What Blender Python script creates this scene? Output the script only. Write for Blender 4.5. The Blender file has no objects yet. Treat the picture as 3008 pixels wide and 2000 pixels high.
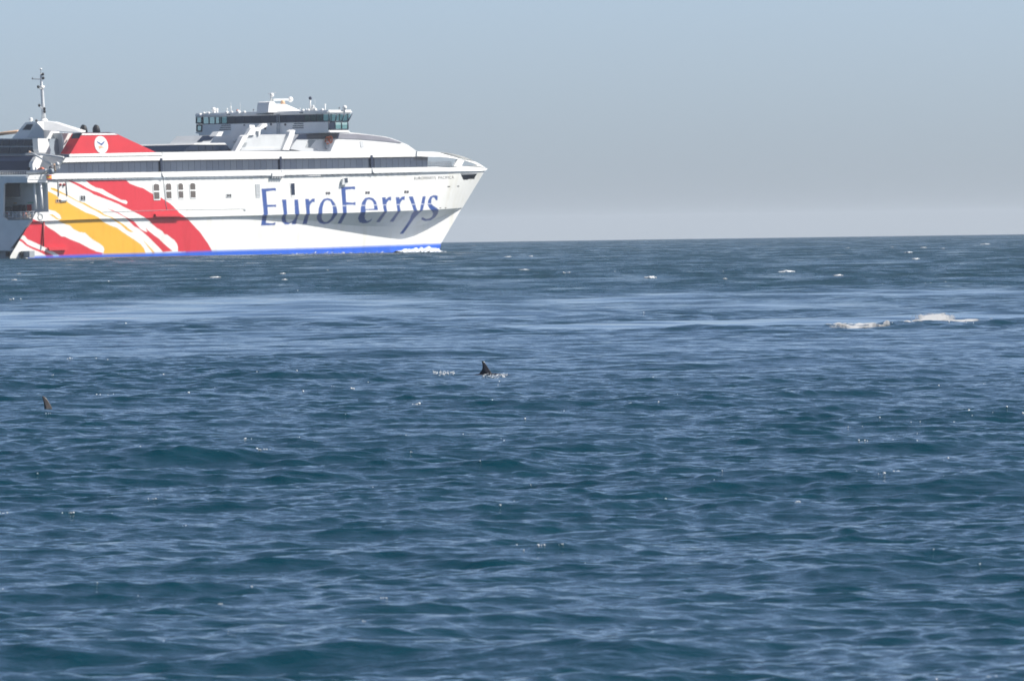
import bpy, bmesh, math, random
import numpy as np
from mathutils import Vector, Matrix

random.seed(7)
rng = np.random.default_rng(11)
S = bpy.context.scene
COL = S.collection

# ------------------------------------------------------------------ camera
F = 34000.0            # focal length in photograph pixels (3008 wide)
HC = 2.85              # eye height above the sea, m
RE = 6.371e6           # earth radius: the sea really curves down to its horizon
DIP = math.sqrt(2 * HC / RE)
LEVEL = 709.7 - DIP * F
PITCH = math.atan((1000 - LEVEL) / F)
ROLL = math.atan(0.01405)
FW = np.array([0, math.cos(PITCH), -math.sin(PITCH)])
R0 = np.array([1.0, 0, 0])
U0 = np.cross(R0, FW)
RT = R0 * math.cos(ROLL) - U0 * math.sin(ROLL)
UP = U0 * math.cos(ROLL) + R0 * math.sin(ROLL)
CAM = np.array([0, 0, HC])
cam = bpy.data.cameras.new('camera')
cam.sensor_width = 23.5
cam.lens = F / 3008 * 23.5
cam.clip_start = 1.0
cam.clip_end = 60000
cam.dof.use_dof = True
cam.dof.focus_distance = 235
cam.dof.aperture_fstop = 11.0
camo = bpy.data.objects.new('camera', cam)
COL.objects.link(camo)
camo.matrix_world = Matrix(((RT[0], UP[0], -FW[0], 0), (RT[1], UP[1], -FW[1], 0), (RT[2], UP[2], -FW[2], HC), (0, 0, 0, 1)))
S.camera = camo

# ------------------------------------------------------------------ sky, sun, exposure
SUN_AZ, SUN_EL = math.radians(97), math.radians(47)     # azimuth from the viewing direction (+Y) towards +X
SUN_STRENGTH = 3.9
SKY_STRENGTH = 0.126
sun_dir = Vector((math.sin(SUN_AZ) * math.cos(SUN_EL), math.cos(SUN_AZ) * math.cos(SUN_EL), math.sin(SUN_EL)))
W = bpy.data.worlds.new('World')
S.world = W
W.use_nodes = True
wn = W.node_tree
wn.nodes.clear()
wo = wn.nodes.new('ShaderNodeOutputWorld')
wb = wn.nodes.new('ShaderNodeBackground')
sk = wn.nodes.new('ShaderNodeTexSky')
sk.sky_type = 'NISHITA'
sk.sun_disc = False
sk.sun_elevation = SUN_EL
sk.sun_rotation = SUN_AZ
sk.altitude = 0
sk.air_density = 0.3
sk.dust_density = 1.1
sk.ozone_density = 0.5
wb.inputs['Strength'].default_value = SKY_STRENGTH
tint = wn.nodes.new('ShaderNodeMixRGB')       # one even marine tint over the whole sky
tint.blend_type = 'MULTIPLY'
tint.inputs['Fac'].default_value = 1.0
tint.inputs['Color2'].default_value = (0.95, 0.985, 0.955, 1)
wn.links.new(sk.outputs[0], tint.inputs['Color1'])
wn.links.new(tint.outputs[0], wb.inputs['Color'])
wn.links.new(wb.outputs[0], wo.inputs['Surface'])
sl = bpy.data.lights.new('sun', 'SUN')
sl.energy = SUN_STRENGTH
sl.angle = math.radians(0.53)
sl.color = (1.0, 0.96, 0.89)
so = bpy.data.objects.new('sun', sl)
so.rotation_euler = sun_dir.to_track_quat('Z', 'Y').to_euler()
so.location = (300, 0, 400)
COL.objects.link(so)
S.view_settings.view_transform = 'Standard'
S.view_settings.look = 'None'
S.view_settings.gamma = 1
S.view_settings.use_curve_mapping = False
S.view_settings.exposure = 0.75
S.render.engine = 'CYCLES'
S.cycles.use_denoising = True
S.cycles.max_bounces = 6
S.cycles.sample_clamp_indirect = 6.0


# ------------------------------------------------------------------ helpers
def ray(px, py):
    return FW + (px - 1504) / F * RT - (py - 1000) / F * UP


def tag(o, label=None, cat=None, group=None, kind=None):
    if label: o['label'] = label
    if cat: o['category'] = cat
    if group: o['group'] = group
    if kind: o['kind'] = kind
    return o


def nodes_of(m):
    m.use_nodes = True
    nt = m.node_tree
    return nt, nt.nodes['Principled BSDF']


def mat(name, col, rough=0.45, metal=0.0, var=0.08, scale=0.6, spec=0.5):
    m = bpy.data.materials.new(name)
    nt, b = nodes_of(m)
    b.inputs['Roughness'].default_value = rough
    b.inputs['Metallic'].default_value = metal
    b.inputs['Specular IOR Level'].default_value = spec
    tc = nt.nodes.new('ShaderNodeTexCoord')
    nz = nt.nodes.new('ShaderNodeTexNoise')
    nz.inputs['Scale'].default_value = scale
    nz.inputs['Detail'].default_value = 5
    nt.links.new(tc.outputs['Object'], nz.inputs['Vector'])
    mx = nt.nodes.new('ShaderNodeMixRGB')
    mx.blend_type = 'MULTIPLY'
    mx.inputs['Fac'].default_value = 1.0
    mx.inputs['Color1'].default_value = (*col, 1)
    rp = nt.nodes.new('ShaderNodeValToRGB')
    lo = 1 - 2 * var
    rp.color_ramp.elements[0].position = 0.3
    rp.color_ramp.elements[0].color = (lo, lo, lo, 1)
    rp.color_ramp.elements[1].position = 0.62
    rp.color_ramp.elements[1].color = (1, 1, 1, 1)
    nt.links.new(nz.outputs['Fac'], rp.inputs['Fac'])
    nt.links.new(rp.outputs['Color'], mx.inputs['Color2'])
    nt.links.new(mx.outputs['Color'], b.inputs['Base Color'])
    return m


def glass_mat(name, tint, clear):
    m = bpy.data.materials.new(name)
    nt, b = nodes_of(m)
    b.inputs['Base Color'].default_value = (*tint, 1)
    b.inputs['Roughness'].default_value = 0.06
    tr = nt.nodes.new('ShaderNodeBsdfTransparent')
    tr.inputs['Color'].default_value = (0.72, 0.86, 0.88, 1)
    mx = nt.nodes.new('ShaderNodeMixShader')
    mx.inputs['Fac'].default_value = clear
    nt.links.new(b.outputs[0], mx.inputs[1])
    nt.links.new(tr.outputs[0], mx.inputs[2])
    nt.links.new(mx.outputs[0], nt.nodes['Material Output'].inputs['Surface'])
    return m


M = dict(
    white=mat('white_paint', (0.84, 0.84, 0.82), 0.4, var=0.04),
    offwhite=mat('grey_white_paint', (0.62, 0.64, 0.65), 0.5, var=0.06),
    grey=mat('grey_paint', (0.36, 0.39, 0.41), 0.55, var=0.1),
    bluegrey=mat('blue_grey_paint', (0.30, 0.36, 0.42), 0.55, var=0.1),
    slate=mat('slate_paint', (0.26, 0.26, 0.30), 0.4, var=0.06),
    red=mat('red_paint', (0.66, 0.035, 0.05), 0.42, var=0.06, scale=0.35),
    darkred=mat('dark_red_paint', (0.34, 0.03, 0.035), 0.5, var=0.1),
    navy=mat('navy_paint', (0.012, 0.022, 0.055), 0.4, var=0.1),
    black=mat('soot_black', (0.012, 0.012, 0.016), 0.55, var=0.2),
    rubber=mat('black_rubber', (0.03, 0.03, 0.035), 0.7, var=0.15),
    yellow=mat('yellow_paint', (0.80, 0.45, 0.04), 0.45, var=0.05),
    orange=mat('orange_canvas', (0.75, 0.20, 0.10), 0.6, var=0.1),
    blue=mat('lettering_blue', (0.04, 0.09, 0.30), 0.45, var=0.06),
    letter=mat('lettering_grey', (0.09, 0.09, 0.11), 0.6, var=0.1),
    sand=mat('tan_paint', (0.70, 0.45, 0.28), 0.6, var=0.06),
    steel=mat('galvanised_steel', (0.42, 0.44, 0.45), 0.45, 0.2, var=0.1),
    seam=mat('seam_grey', (0.34, 0.36, 0.39), 0.6, var=0.1),
    green=mat('green_sign', (0.25, 0.55, 0.40), 0.5, var=0.05),
    clear=glass_mat('clear_glass', (0.10, 0.18, 0.19), 0.82),
)
GL = [mat('tinted_glass_%d' % i, c, 0.12, var=0.06, scale=0.25) for i, c in enumerate(
    [(0.040, 0.058, 0.098), (0.046, 0.066, 0.108), (0.035, 0.053, 0.092), (0.050, 0.070, 0.110)])]
DG = [mat('dark_glass_%d' % i, c, 0.16, var=0.06, scale=0.3, spec=0.22) for i, c in enumerate(
    [(0.014, 0.026, 0.058), (0.018, 0.031, 0.066), (0.011, 0.022, 0.050)])]
WG = mat('window_glass_brown', (0.13, 0.11, 0.10), 0.2, var=0.1)


def link(name, me, m, parent=None):
    o = bpy.data.objects.new(name, me)
    if m is not None and not me.materials:
        me.materials.append(m)
    COL.objects.link(o)
    if parent is not None:
        o.parent = parent
    return o


def mesh_from(verts, faces, name, smooth=False):
    me = bpy.data.meshes.new(name)
    bm = bmesh.new()
    vs = [bm.verts.new(v) for v in verts]
    for f in faces:
        try:
            bm.faces.new([vs[i] for i in f])
        except ValueError:
            pass
    bmesh.ops.recalc_face_normals(bm, faces=bm.faces)
    if smooth:
        for f in bm.faces: f.smooth = True
    bm.to_mesh(me)
    bm.free()
    return me


# ------------------------------------------------------------------ the sea
# a sum of sharp-crested waves; the same function floats the foam and the dolphins
NW = []
bands = [(16, 8, 6, 0.020), (8, 4, 10, 0.034), (4, 2, 14, 0.044), (2, 1, 18, 0.060), (1, 0.5, 28, 0.084), (0.5, 0.28, 34, 0.104), (0.28, 0.16, 34, 0.076)]
for lo, hi, n, slope in bands:
    for i in range(n):
        lam = lo * (hi / lo) ** ((i + rng.random()) / n)
        k = 2 * math.pi / lam
        ang = math.radians(-78) + rng.normal(0, 0.6 if lam > 2 else 0.68)
        a = slope * math.sqrt(2.0 / n) / k * (0.7 + 0.6 * rng.random())
        NW.append((k * math.cos(ang), k * math.sin(ang), a, rng.random() * 6.2832, lam))


def vnoise(x, y, seed=0):
    """smooth value noise, roughly 0..1"""
    def h(ix, iy):
        v = np.sin(ix * 127.1 + iy * 311.7 + seed * 74.7) * 43758.5453
        return v - np.floor(v)
    ix, iy = np.floor(x), np.floor(y)
    fx, fy = x - ix, y - iy
    fx, fy = fx * fx * (3 - 2 * fx), fy * fy * (3 - 2 * fy)
    a = h(ix, iy) * (1 - fx) + h(ix + 1, iy) * fx
    b = h(ix, iy + 1) * (1 - fx) + h(ix + 1, iy + 1) * fx
    return a * (1 - fy) + b * fy


def sstep(a, b, x):
    t = np.clip((x - a) / (b - a), 0, 1)
    return t * t * (3 - 2 * t)


def slick(x, y):
    """long oily-smooth current lanes lying across the sea: 1 = smooth"""
    n = vnoise(x / 9.0 + 3, y / 34.0, 1) * 0.6 + vnoise(x / 3.2, y / 13.0, 2) * 0.4
    mid = 430 + 2.6 * (x + 12) * 0.6
    half = 118 - 2.0 * np.clip(x + 20, -30, 34)
    lane = 1 - sstep(0.4, 1.15, np.abs(y - mid) / np.maximum(half, 22) + (n - 0.45) * 1.9)
    lane2 = 1 - sstep(0.5, 1.1, np.abs(y - (338 + 0.9 * x)) / 16.0 + (n - 0.5) * 1.5 + sstep(2, -6, x) * 2)
    pat = sstep(0.66, 0.8, vnoise(x / 14.0 + 9, y / 60.0, 5)) * 0.5
    return np.clip(np.maximum(np.maximum(lane, lane2), pat), 0, 1)


def sea(x, y, spacing):
    x = x.astype(np.float64); y = y.astype(np.float64)
    dx = np.zeros_like(x); dy = np.zeros_like(x); dz = np.zeros_like(x)
    sm = slick(x, y)
    gust = (0.72 + 0.56 * vnoise(x / 7.0, y / 21.0, 8)).astype(np.float32)
    f4 = np.float32
    x, y, sm4 = x.astype(f4), y.astype(f4), sm.astype(f4)
    spacing = np.asarray(spacing, f4)
    dx, dy, dz = dx.astype(f4), dy.astype(f4), dz.astype(f4)
    for kx, ky, a, ph, lam in NW:
        fade = sstep(1.4, 2.6, lam / spacing)
        if not np.any(fade > 0):
            continue
        w = fade * gust
        if lam < 4.5:
            w = w * (1 - sm4 * f4(0.93 if lam < 2.2 else 0.6))
        p = f4(kx) * x + f4(ky) * y + f4(ph)
        s, c = np.sin(p), np.cos(p)
        k = math.hypot(kx, ky)
        dz += f4(a) * w * c
        q = f4(0.95 * a) * w * s
        dx -= f4(kx / k) * q
        dy -= f4(ky / k) * q
    return dx, dy, dz, sm


def spacing_at(r):
    r = np.asarray(r, float)
    return np.maximum(np.minimum(0.11 * (r / 250.0) ** 2.6, r * 0.0035), 0.068 + 0.042 * sstep(90, 230, r))


def sea_point(x, y):
    """the surface above the map point x, y"""
    x = np.atleast_1d(np.asarray(x, float)); y = np.atleast_1d(np.asarray(y, float))
    sp = spacing_at(np.hypot(x, y))
    x0, y0 = x.copy(), y.copy()
    for _ in range(3):
        dx, dy, dz, sm = sea(x0, y0, sp)
        x0, y0 = x - dx, y - dy
    dx, dy, dz, sm = sea(x0, y0, sp)
    return dz - (x * x + y * y) / (2 * RE)


def pix_to_sea(px, py):
    """first point where the line of sight meets the waves"""
    d = ray(px, py)
    flat = HC / -d[2] * np.linalg.norm(d[:2])
    ts = np.linspace(max(flat * 0.8, 40), flat * 1.25 + 10, 1500)
    d = d / np.linalg.norm(d[:2])
    z = sea_point(d[0] * ts, d[1] * ts)
    hit = np.nonzero(HC + d[2] * ts <= z)[0]
    i = hit[0] if len(hit) else int(np.argmin(np.abs(ts - flat)))
    return np.array([d[0] * ts[i], d[1] * ts[i], z[i]])


def make_sea():
    dense = np.arange(-2.95, 2.95, 0.027)
    side = np.arange(2.95, 7.2, 0.16)
    far = np.array([7.2, 7.9, 9, 11, 14, 18, 24, 32, 42, 54, 68, 84, 100, 118, 136, 152, 166, 176])
    az = np.concatenate([-far[::-1], -side[::-1][:-1], dense, side, far[1:]])
    az = np.unique(np.round(az, 5))
    rr = [58.0]
    while rr[-1] < 7000:
        rr.append(rr[-1] + float(spacing_at(rr[-1])))
    rows = np.concatenate([np.linspace(0.5, 58, 24)[:-1], np.array(rr),
                           [9000, 14000, 25000]])
    A, Rr = np.meshgrid(np.radians(az), rows)
    X = Rr * np.sin(A); Y = Rr * np.cos(A)
    sp = spacing_at(Rr)
    sp = np.where(Rr < 57.9, 4.0, sp)
    lat = Rr * np.radians(np.gradient(az))[None, :]
    sp = np.maximum(sp, lat * 0.8)
    n, mcol = X.shape
    P = np.empty((n, mcol, 3), np.float32)
    SM = np.empty((n, mcol), np.float32)
    UN = sstep(0.11, 1.2, sp).astype(np.float32)
    for i in range(0, n, 120):
        sl_ = slice(i, i + 120)
        dx, dy, dz, sm = sea(X[sl_], Y[sl_], sp[sl_])
        P[sl_, :, 0] = X[sl_] + dx
        P[sl_, :, 1] = Y[sl_] + dy
        P[sl_, :, 2] = dz - Rr[sl_] ** 2 / (2 * RE)
        SM[sl_] = sm
    idx = np.arange(n * mcol, dtype=np.int32).reshape(n, mcol)
    q = np.stack([idx[:-1, :-1], idx[:-1, 1:], idx[1:, 1:], idx[1:, :-1]], -1).reshape(-1, 4)
    # the strip straight behind the camera closes the disc
    cl = np.stack([idx[:-1, -1], idx[:-1, 0], idx[1:, 0], idx[1:, -1]], -1).reshape(-1, 4)
    q = np.concatenate([q, cl])
    q = q[:, ::-1]
    me = bpy.data.meshes.new('sea')
    me.vertices.add(n * mcol)
    me.vertices.foreach_set('co', P.reshape(-1))
    me.loops.add(q.size)
    me.loops.foreach_set('vertex_index', np.ascontiguousarray(q).reshape(-1))
    me.polygons.add(len(q))
    me.polygons.foreach_set('loop_start', np.arange(0, q.size, 4, dtype=np.int32))
    me.polygons.foreach_set('use_smooth', np.ones(len(q), bool))
    me.update(calc_edges=True)
    at = me.attributes.new('smooth_lane', 'FLOAT', 'POINT')
    at.data.foreach_set('value', SM.reshape(-1))
    at = me.attributes.new('far_chop', 'FLOAT', 'POINT')
    at.data.foreach_set('value', np.ascontiguousarray(UN).reshape(-1))
    return me


def water_material():
    m = bpy.data.materials.new('sea_water')
    nt, b = nodes_of(m)
    N, L = nt.nodes, nt.links
    b.inputs['Base Color'].default_value = (0.001, 0.028, 0.043, 1)
    b.inputs['IOR'].default_value = 1.333
    geo = N.new('ShaderNodeNewGeometry')
    mp = N.new('ShaderNodeMapping')
    mp.inputs['Scale'].default_value = (0.6, 1.0, 1.0)
    L.new(geo.outputs['Position'], mp.inputs['Vector'])
    n1 = N.new('ShaderNodeTexNoise')
    n1.inputs['Scale'].default_value = 7.5
    n1.inputs['Detail'].default_value = 4
    n1.inputs['Roughness'].default_value = 0.55
    n1.inputs['Distortion'].default_value = 0.3
    L.new(mp.outputs[0], n1.inputs['Vector'])
    at = N.new('ShaderNodeAttribute')
    at.attribute_name = 'smooth_lane'
    inv = N.new('ShaderNodeMath')
    inv.operation = 'MULTIPLY_ADD'
    inv.inputs[1].default_value = -0.88
    inv.inputs[2].default_value = 1.0
    L.new(at.outputs['Fac'], inv.inputs[0])
    bp = N.new('ShaderNodeBump')
    bp.inputs['Distance'].default_value = 0.026
    L.new(inv.outputs[0], bp.inputs['Strength'])
    L.new(n1.outputs['Fac'], bp.inputs['Height'])
    # chop too fine for the mesh where the sea is far away
    n2 = N.new('ShaderNodeTexNoise')
    n2.inputs['Scale'].default_value = 1.3
    n2.inputs['Detail'].default_value = 3
    n2.inputs['Roughness'].default_value = 0.6
    L.new(mp.outputs[0], n2.inputs['Vector'])
    fc = N.new('ShaderNodeAttribute')
    fc.attribute_name = 'far_chop'
    mu = N.new('ShaderNodeMath')
    mu.operation = 'MULTIPLY'
    L.new(fc.outputs['Fac'], mu.inputs[0])
    L.new(inv.outputs[0], mu.inputs[1])
    # wavelets below the mesh's reach act as roughness
    rg = N.new('ShaderNodeMath')
    rg.operation = 'MULTIPLY_ADD'
    rg.inputs[2].default_value = 0.06
    mp3 = N.new('ShaderNodeMapping')
    mp3.inputs['Scale'].default_value = (0.22, 0.022, 1.0)
    L.new(geo.outputs['Position'], mp3.inputs['Vector'])
    n3 = N.new('ShaderNodeTexNoise')          # cat's paws: gusts roughen the far water in streaks
    n3.inputs['Scale'].default_value = 1.0
    n3.inputs['Detail'].default_value = 6
    n3.inputs['Roughness'].default_value = 0.7
    L.new(mp3.outputs[0], n3.inputs['Vector'])
    rr3 = N.new('ShaderNodeMapRange')
    rr3.inputs['From Min'].default_value = 0.36
    rr3.inputs['From Max'].default_value = 0.64
    rr3.inputs['To Min'].default_value = 0.02
    rr3.inputs['To Max'].default_value = 0.46
    L.new(n3.outputs['Fac'], rr3.inputs['Value'])
    L.new(mu.outputs[0], rg.inputs[0])
    L.new(rr3.outputs[0], rg.inputs[1])
    L.new(rg.outputs[0], b.inputs['Roughness'])
    b2 = N.new('ShaderNodeBump')
    b2.inputs['Distance'].default_value = 0.7
    L.new(mu.outputs[0], b2.inputs['Strength'])
    L.new(n2.outputs['Fac'], b2.inputs['Height'])
    L.new(bp.outputs[0], b2.inputs['Normal'])
    L.new(b2.outputs[0], b.inputs['Normal'])
    return m


sea_o = link('sea_water', make_sea(), water_material())
tag(sea_o, 'dark blue choppy sea with smooth pale current lanes', 'water', kind='structure')

# ------------------------------------------------------------------ the ferry: its own axes (x to the bow, y to port, z up)
TH = math.radians(43)
FX = np.array([math.cos(TH), math.sin(TH), 0])
PT = np.array([-math.sin(TH), math.cos(TH), 0])
_d = ray(90, 740)
ORG = CAM + _d * 1700 / _d[1] + PT * 13.3
ORG[2] = -1700 ** 2 / (2 * RE)
ferry = bpy.data.objects.new('ferry', None)
ferry.location = ORG
ferry.rotation_euler = (0, 0, TH)
COL.objects.link(ferry)
tag(ferry, 'white high speed catamaran ferry with red and yellow stripes and large blue lettering', 'ferry')


def pY(px, py, Y):
    d = ray(px, py)
    t = (Y - np.dot(CAM - ORG, PT)) / np.dot(d, PT)
    q = CAM + t * d - ORG
    return (float(np.dot(q, FX)), Y, float(q[2]))


def pX(px, py, X):
    d = ray(px, py)
    t = (X - np.dot(CAM - ORG, FX)) / np.dot(d, FX)
    q = CAM + t * d - ORG
    return (X, float(np.dot(q, PT)), float(q[2]))


def Zm(ox, oy, s):
    return lambda pts: [(ox + x / s, oy + y / s) for x, y in pts]


zA, zB, zC, zD, zE, zF = (Zm(*a, 4.718) for a in ((0, 180), (0, 470), (440, 250), (440, 490), (740, 250), (1000, 400)))
zG = Zm(720, 490, 3.9317)
zH = Zm(0, 500, 5.6)
zJ, zK, zL, zN = (Zm(*a, 9.436) for a in ((0, 380), (560, 270), (800, 270), (1200, 480)))
zM = Zm(240, 380, 19.6)


def prism(name, pts, vec, m, parent=ferry, smooth=False):
    n = len(pts)
    v = [Vector(p) for p in pts]
    verts = v + [p + Vector(vec) for p in v]
    faces = [list(range(n)), list(range(2 * n - 1, n - 1, -1))]
    faces += [[i, (i + 1) % n, n + (i + 1) % n, n + i] for i in range(n)]
    return link(name, mesh_from(verts, faces, name, smooth), m, parent)


def side(name, poly, Y, t, m, parent=ferry):
    """a plate seen from starboard: outline on the plane y = Y, thickness t to port"""
    return prism(name, [pY(x, y, Y) for x, y in poly], (0, t, 0), m, parent)


def aft(name, poly, X, t, m, parent=ferry, ymax=13.2):
    """a plate seen from astern: outline on the plane x = X, thickness t forward"""
    pts = [pX(x, y, X) for x, y in poly]
    return prism(name, [(p[0], min(p[1], ymax), p[2]) for p in pts], (t, 0, 0), m, parent)


def YW(px, py=504.0):
    """the upper side wall turns inboard towards the stem"""
    stem = 1424 - 0.605 * max(0.0, py - 504)
    return -13.3 + 3.2 * max(0.0, (px - (stem - 110)) / 110.0) ** 1.8


def wall(name, poly, off, t, m, parent=ferry):
    """a plate that follows the curve of the side wall"""
    dens = []
    for i in range(len(poly)):
        a, b = poly[i], poly[(i + 1) % len(poly)]
        k = max(1, int(abs(b[0] - a[0]) / 9)) if max(a[0], b[0]) > 1290 else 1
        dens += [(a[0] + (b[0] - a[0]) * j / k, a[1] + (b[1] - a[1]) * j / k) for j in range(k)]
    pts = [pY(x, y, YW(x, y) + off) for x, y in dens]
    o = prism(name, pts, (0, t, 0), m, parent)
    return o


def box(name, x0, x1, y0, y1, z0, z1, m, parent=ferry, bev=0.0):
    me = bpy.data.meshes.new(name)
    bm = bmesh.new()
    bmesh.ops.create_cube(bm, size=1)
    for v in bm.verts:
        v.co = ((x0 + x1) / 2 + v.co.x * (x1 - x0), (y0 + y1) / 2 + v.co.y * (y1 - y0), (z0 + z1) / 2 + v.co.z * (z1 - z0))
    if bev:
        bmesh.ops.bevel(bm, geom=bm.edges[:], offset=bev, segments=2, affect='EDGES')
    bm.to_mesh(me)
    bm.free()
    return link(name, me, m, parent)


def tube(name, pts, r, m, parent=ferry, seg=8, cap=True):
    pts = [Vector(p) for p in pts]
    rs = r if isinstance(r, (list, tuple)) else [r] * len(pts)
    verts, faces = [], []
    for i, p in enumerate(pts):
        t = (pts[min(i + 1, len(pts) - 1)] - pts[max(i - 1, 0)]).normalized()
        a = t.cross(Vector((0, 0, 1)))
        if a.length < 1e-3: a = t.cross(Vector((1, 0, 0)))
        a.normalize()
        b = t.cross(a)
        for j in range(seg):
            w = 2 * math.pi * j / seg
            verts.append(p + (a * math.cos(w) + b * math.sin(w)) * rs[i])
    for i in range(len(pts) - 1):
        for j in range(seg):
            faces.append([i * seg + j, i * seg + (j + 1) % seg, (i + 1) * seg + (j + 1) % seg, (i + 1) * seg + j])
    if cap:
        faces += [list(range(seg)), list(range((len(pts) - 1) * seg, len(pts) * seg))]
    return link(name, mesh_from(verts, faces, name, True), m, parent)


def ball(name, c, r, m, parent=ferry, sz=1.0):
    me = bpy.data.meshes.new(name)
    bm = bmesh.new()
    bmesh.ops.create_uvsphere(bm, u_segments=12, v_segments=8, radius=r)
    for v in bm.verts:
        v.co = (c[0] + v.co.x, c[1] + v.co.y, c[2] + v.co.z * sz)
    for f in bm.faces: f.smooth = True
    bm.to_mesh(me)
    bm.free()
    return link(name, me, m, parent)


def lerp_line(pts, x):
    xs = [p[0] for p in pts]
    ys = [p[1] for p in pts]
    return np.interp(x, xs, ys)


# ---- paint on the hull side -------------------------------------------------
WHITE = (0.80, 0.80, 0.77)
RED = (0.64, 0.030, 0.048)
YEL = (0.80, 0.43, 0.035)
INK = (0.035, 0.085, 0.30)
BOOT = (0.02, 0.12, 0.62)
paint = []
paint.append((RED, zB([(930, 285), (1740, 275), (1800, 330), (1900, 370), (1990, 395), (2060, 440), (2130, 480), (2230, 520), (2300, 570), (2359, 605),
    (2406, 650), (2486, 734), (2556, 784), (2616, 834), (2716, 944), (2776, 1004), (2836, 1094), (2886, 1164), (2940, 1262),
    (2466, 1270), (2466, 1204), (2446, 1154), (2416, 1110), (2366, 1075), (2316, 1036), (2280, 1030), (2246, 985), (2176, 945), (2110, 890),
    (2076, 850), (2010, 800), (1900, 742), (1815, 700), (1720, 655), (1640, 612), (1540, 570), (1430, 530), (1300, 480), (1240, 440), (1150, 400), (1050, 345)])))
paint.append((WHITE, zB([(950, 280), (1180, 280), (1250, 340), (1330, 385), (1420, 405), (1480, 445), (1560, 490), (1680, 555), (1740, 560), (1770, 585),
    (1752, 615), (1700, 598), (1600, 555), (1480, 508), (1380, 458), (1280, 426), (1200, 385), (1120, 340), (1030, 303)])))
paint.append((RED, zB([(1480, 675), (1560, 698), (1650, 735), (1720, 780), (1770, 805), (1850, 845), (1890, 890), (1950, 960), (2000, 990), (2045, 1000), (2015, 940),
    (2060, 985), (2130, 1040), (2200, 1090), (2270, 1160), (2359, 1235), (2390, 1264), (2261, 1275), (2200, 1210), (2130, 1140), (2060, 1070), (1980, 1000),
    (1920, 950), (1860, 920), (1800, 860), (1740, 800), (1640, 745), (1540, 703)])))
paint.append((YEL, zB([(655, 430), (740, 470), (790, 500), (830, 560), (920, 570), (960, 600), (1080, 670), (1200, 735), (1290, 760), (1370, 800), (1430, 860), (1530, 910),
    (1620, 940), (1700, 1000), (1790, 1060), (1880, 1120), (1950, 1170), (1990, 1220), (2020, 1290), (1430, 1310), (1445, 1240), (1430, 1200), (1380, 1160),
    (1280, 1100), (1220, 1050), (1180, 1010), (1100, 1000), (1020, 960), (970, 910), (880, 880), (810, 850), (850, 810), (830, 760), (760, 710), (655, 685)])))
paint.append((YEL, zB([(705, 385), (760, 395), (860, 450), (960, 500), (1080, 570), (1180, 600), (1280, 660), (1390, 710), (1450, 760), (1560, 800), (1640, 850), (1720, 900),
    (1790, 960), (1850, 1000), (1800, 998), (1740, 960), (1680, 902), (1600, 853), (1540, 806), (1430, 768), (1350, 718), (1250, 668), (1150, 612), (1050, 568), (930, 500), (830, 462), (700, 408)])))
paint.append((YEL, zB([(1970, 1095), (2050, 1180), (2150, 1290), (2118, 1290), (2040, 1190)])))
paint.append((YEL, zB([(680, 755), (730, 755), (800, 812), (850, 825), (790, 830), (740, 792)])))
paint.append((RED, zB([(430, 805), (480, 830), (560, 860), (620, 900), (690, 950), (760, 990), (850, 1060), (900, 1065), (970, 1100), (1100, 1150), (1250, 1230), (1340, 1270),
    (1430, 1290), (1400, 1320), (830, 1325), (750, 1280), (640, 1220), (560, 1180), (450, 1130), (380, 1100), (340, 1050), (260, 1040)])))
paint.append((RED, zB([(210, 1095), (290, 1095), (330, 1120), (380, 1170), (440, 1200), (540, 1240), (650, 1275), (745, 1325), (640, 1325), (540, 1270), (450, 1235), (360, 1190), (300, 1135)])))
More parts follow.
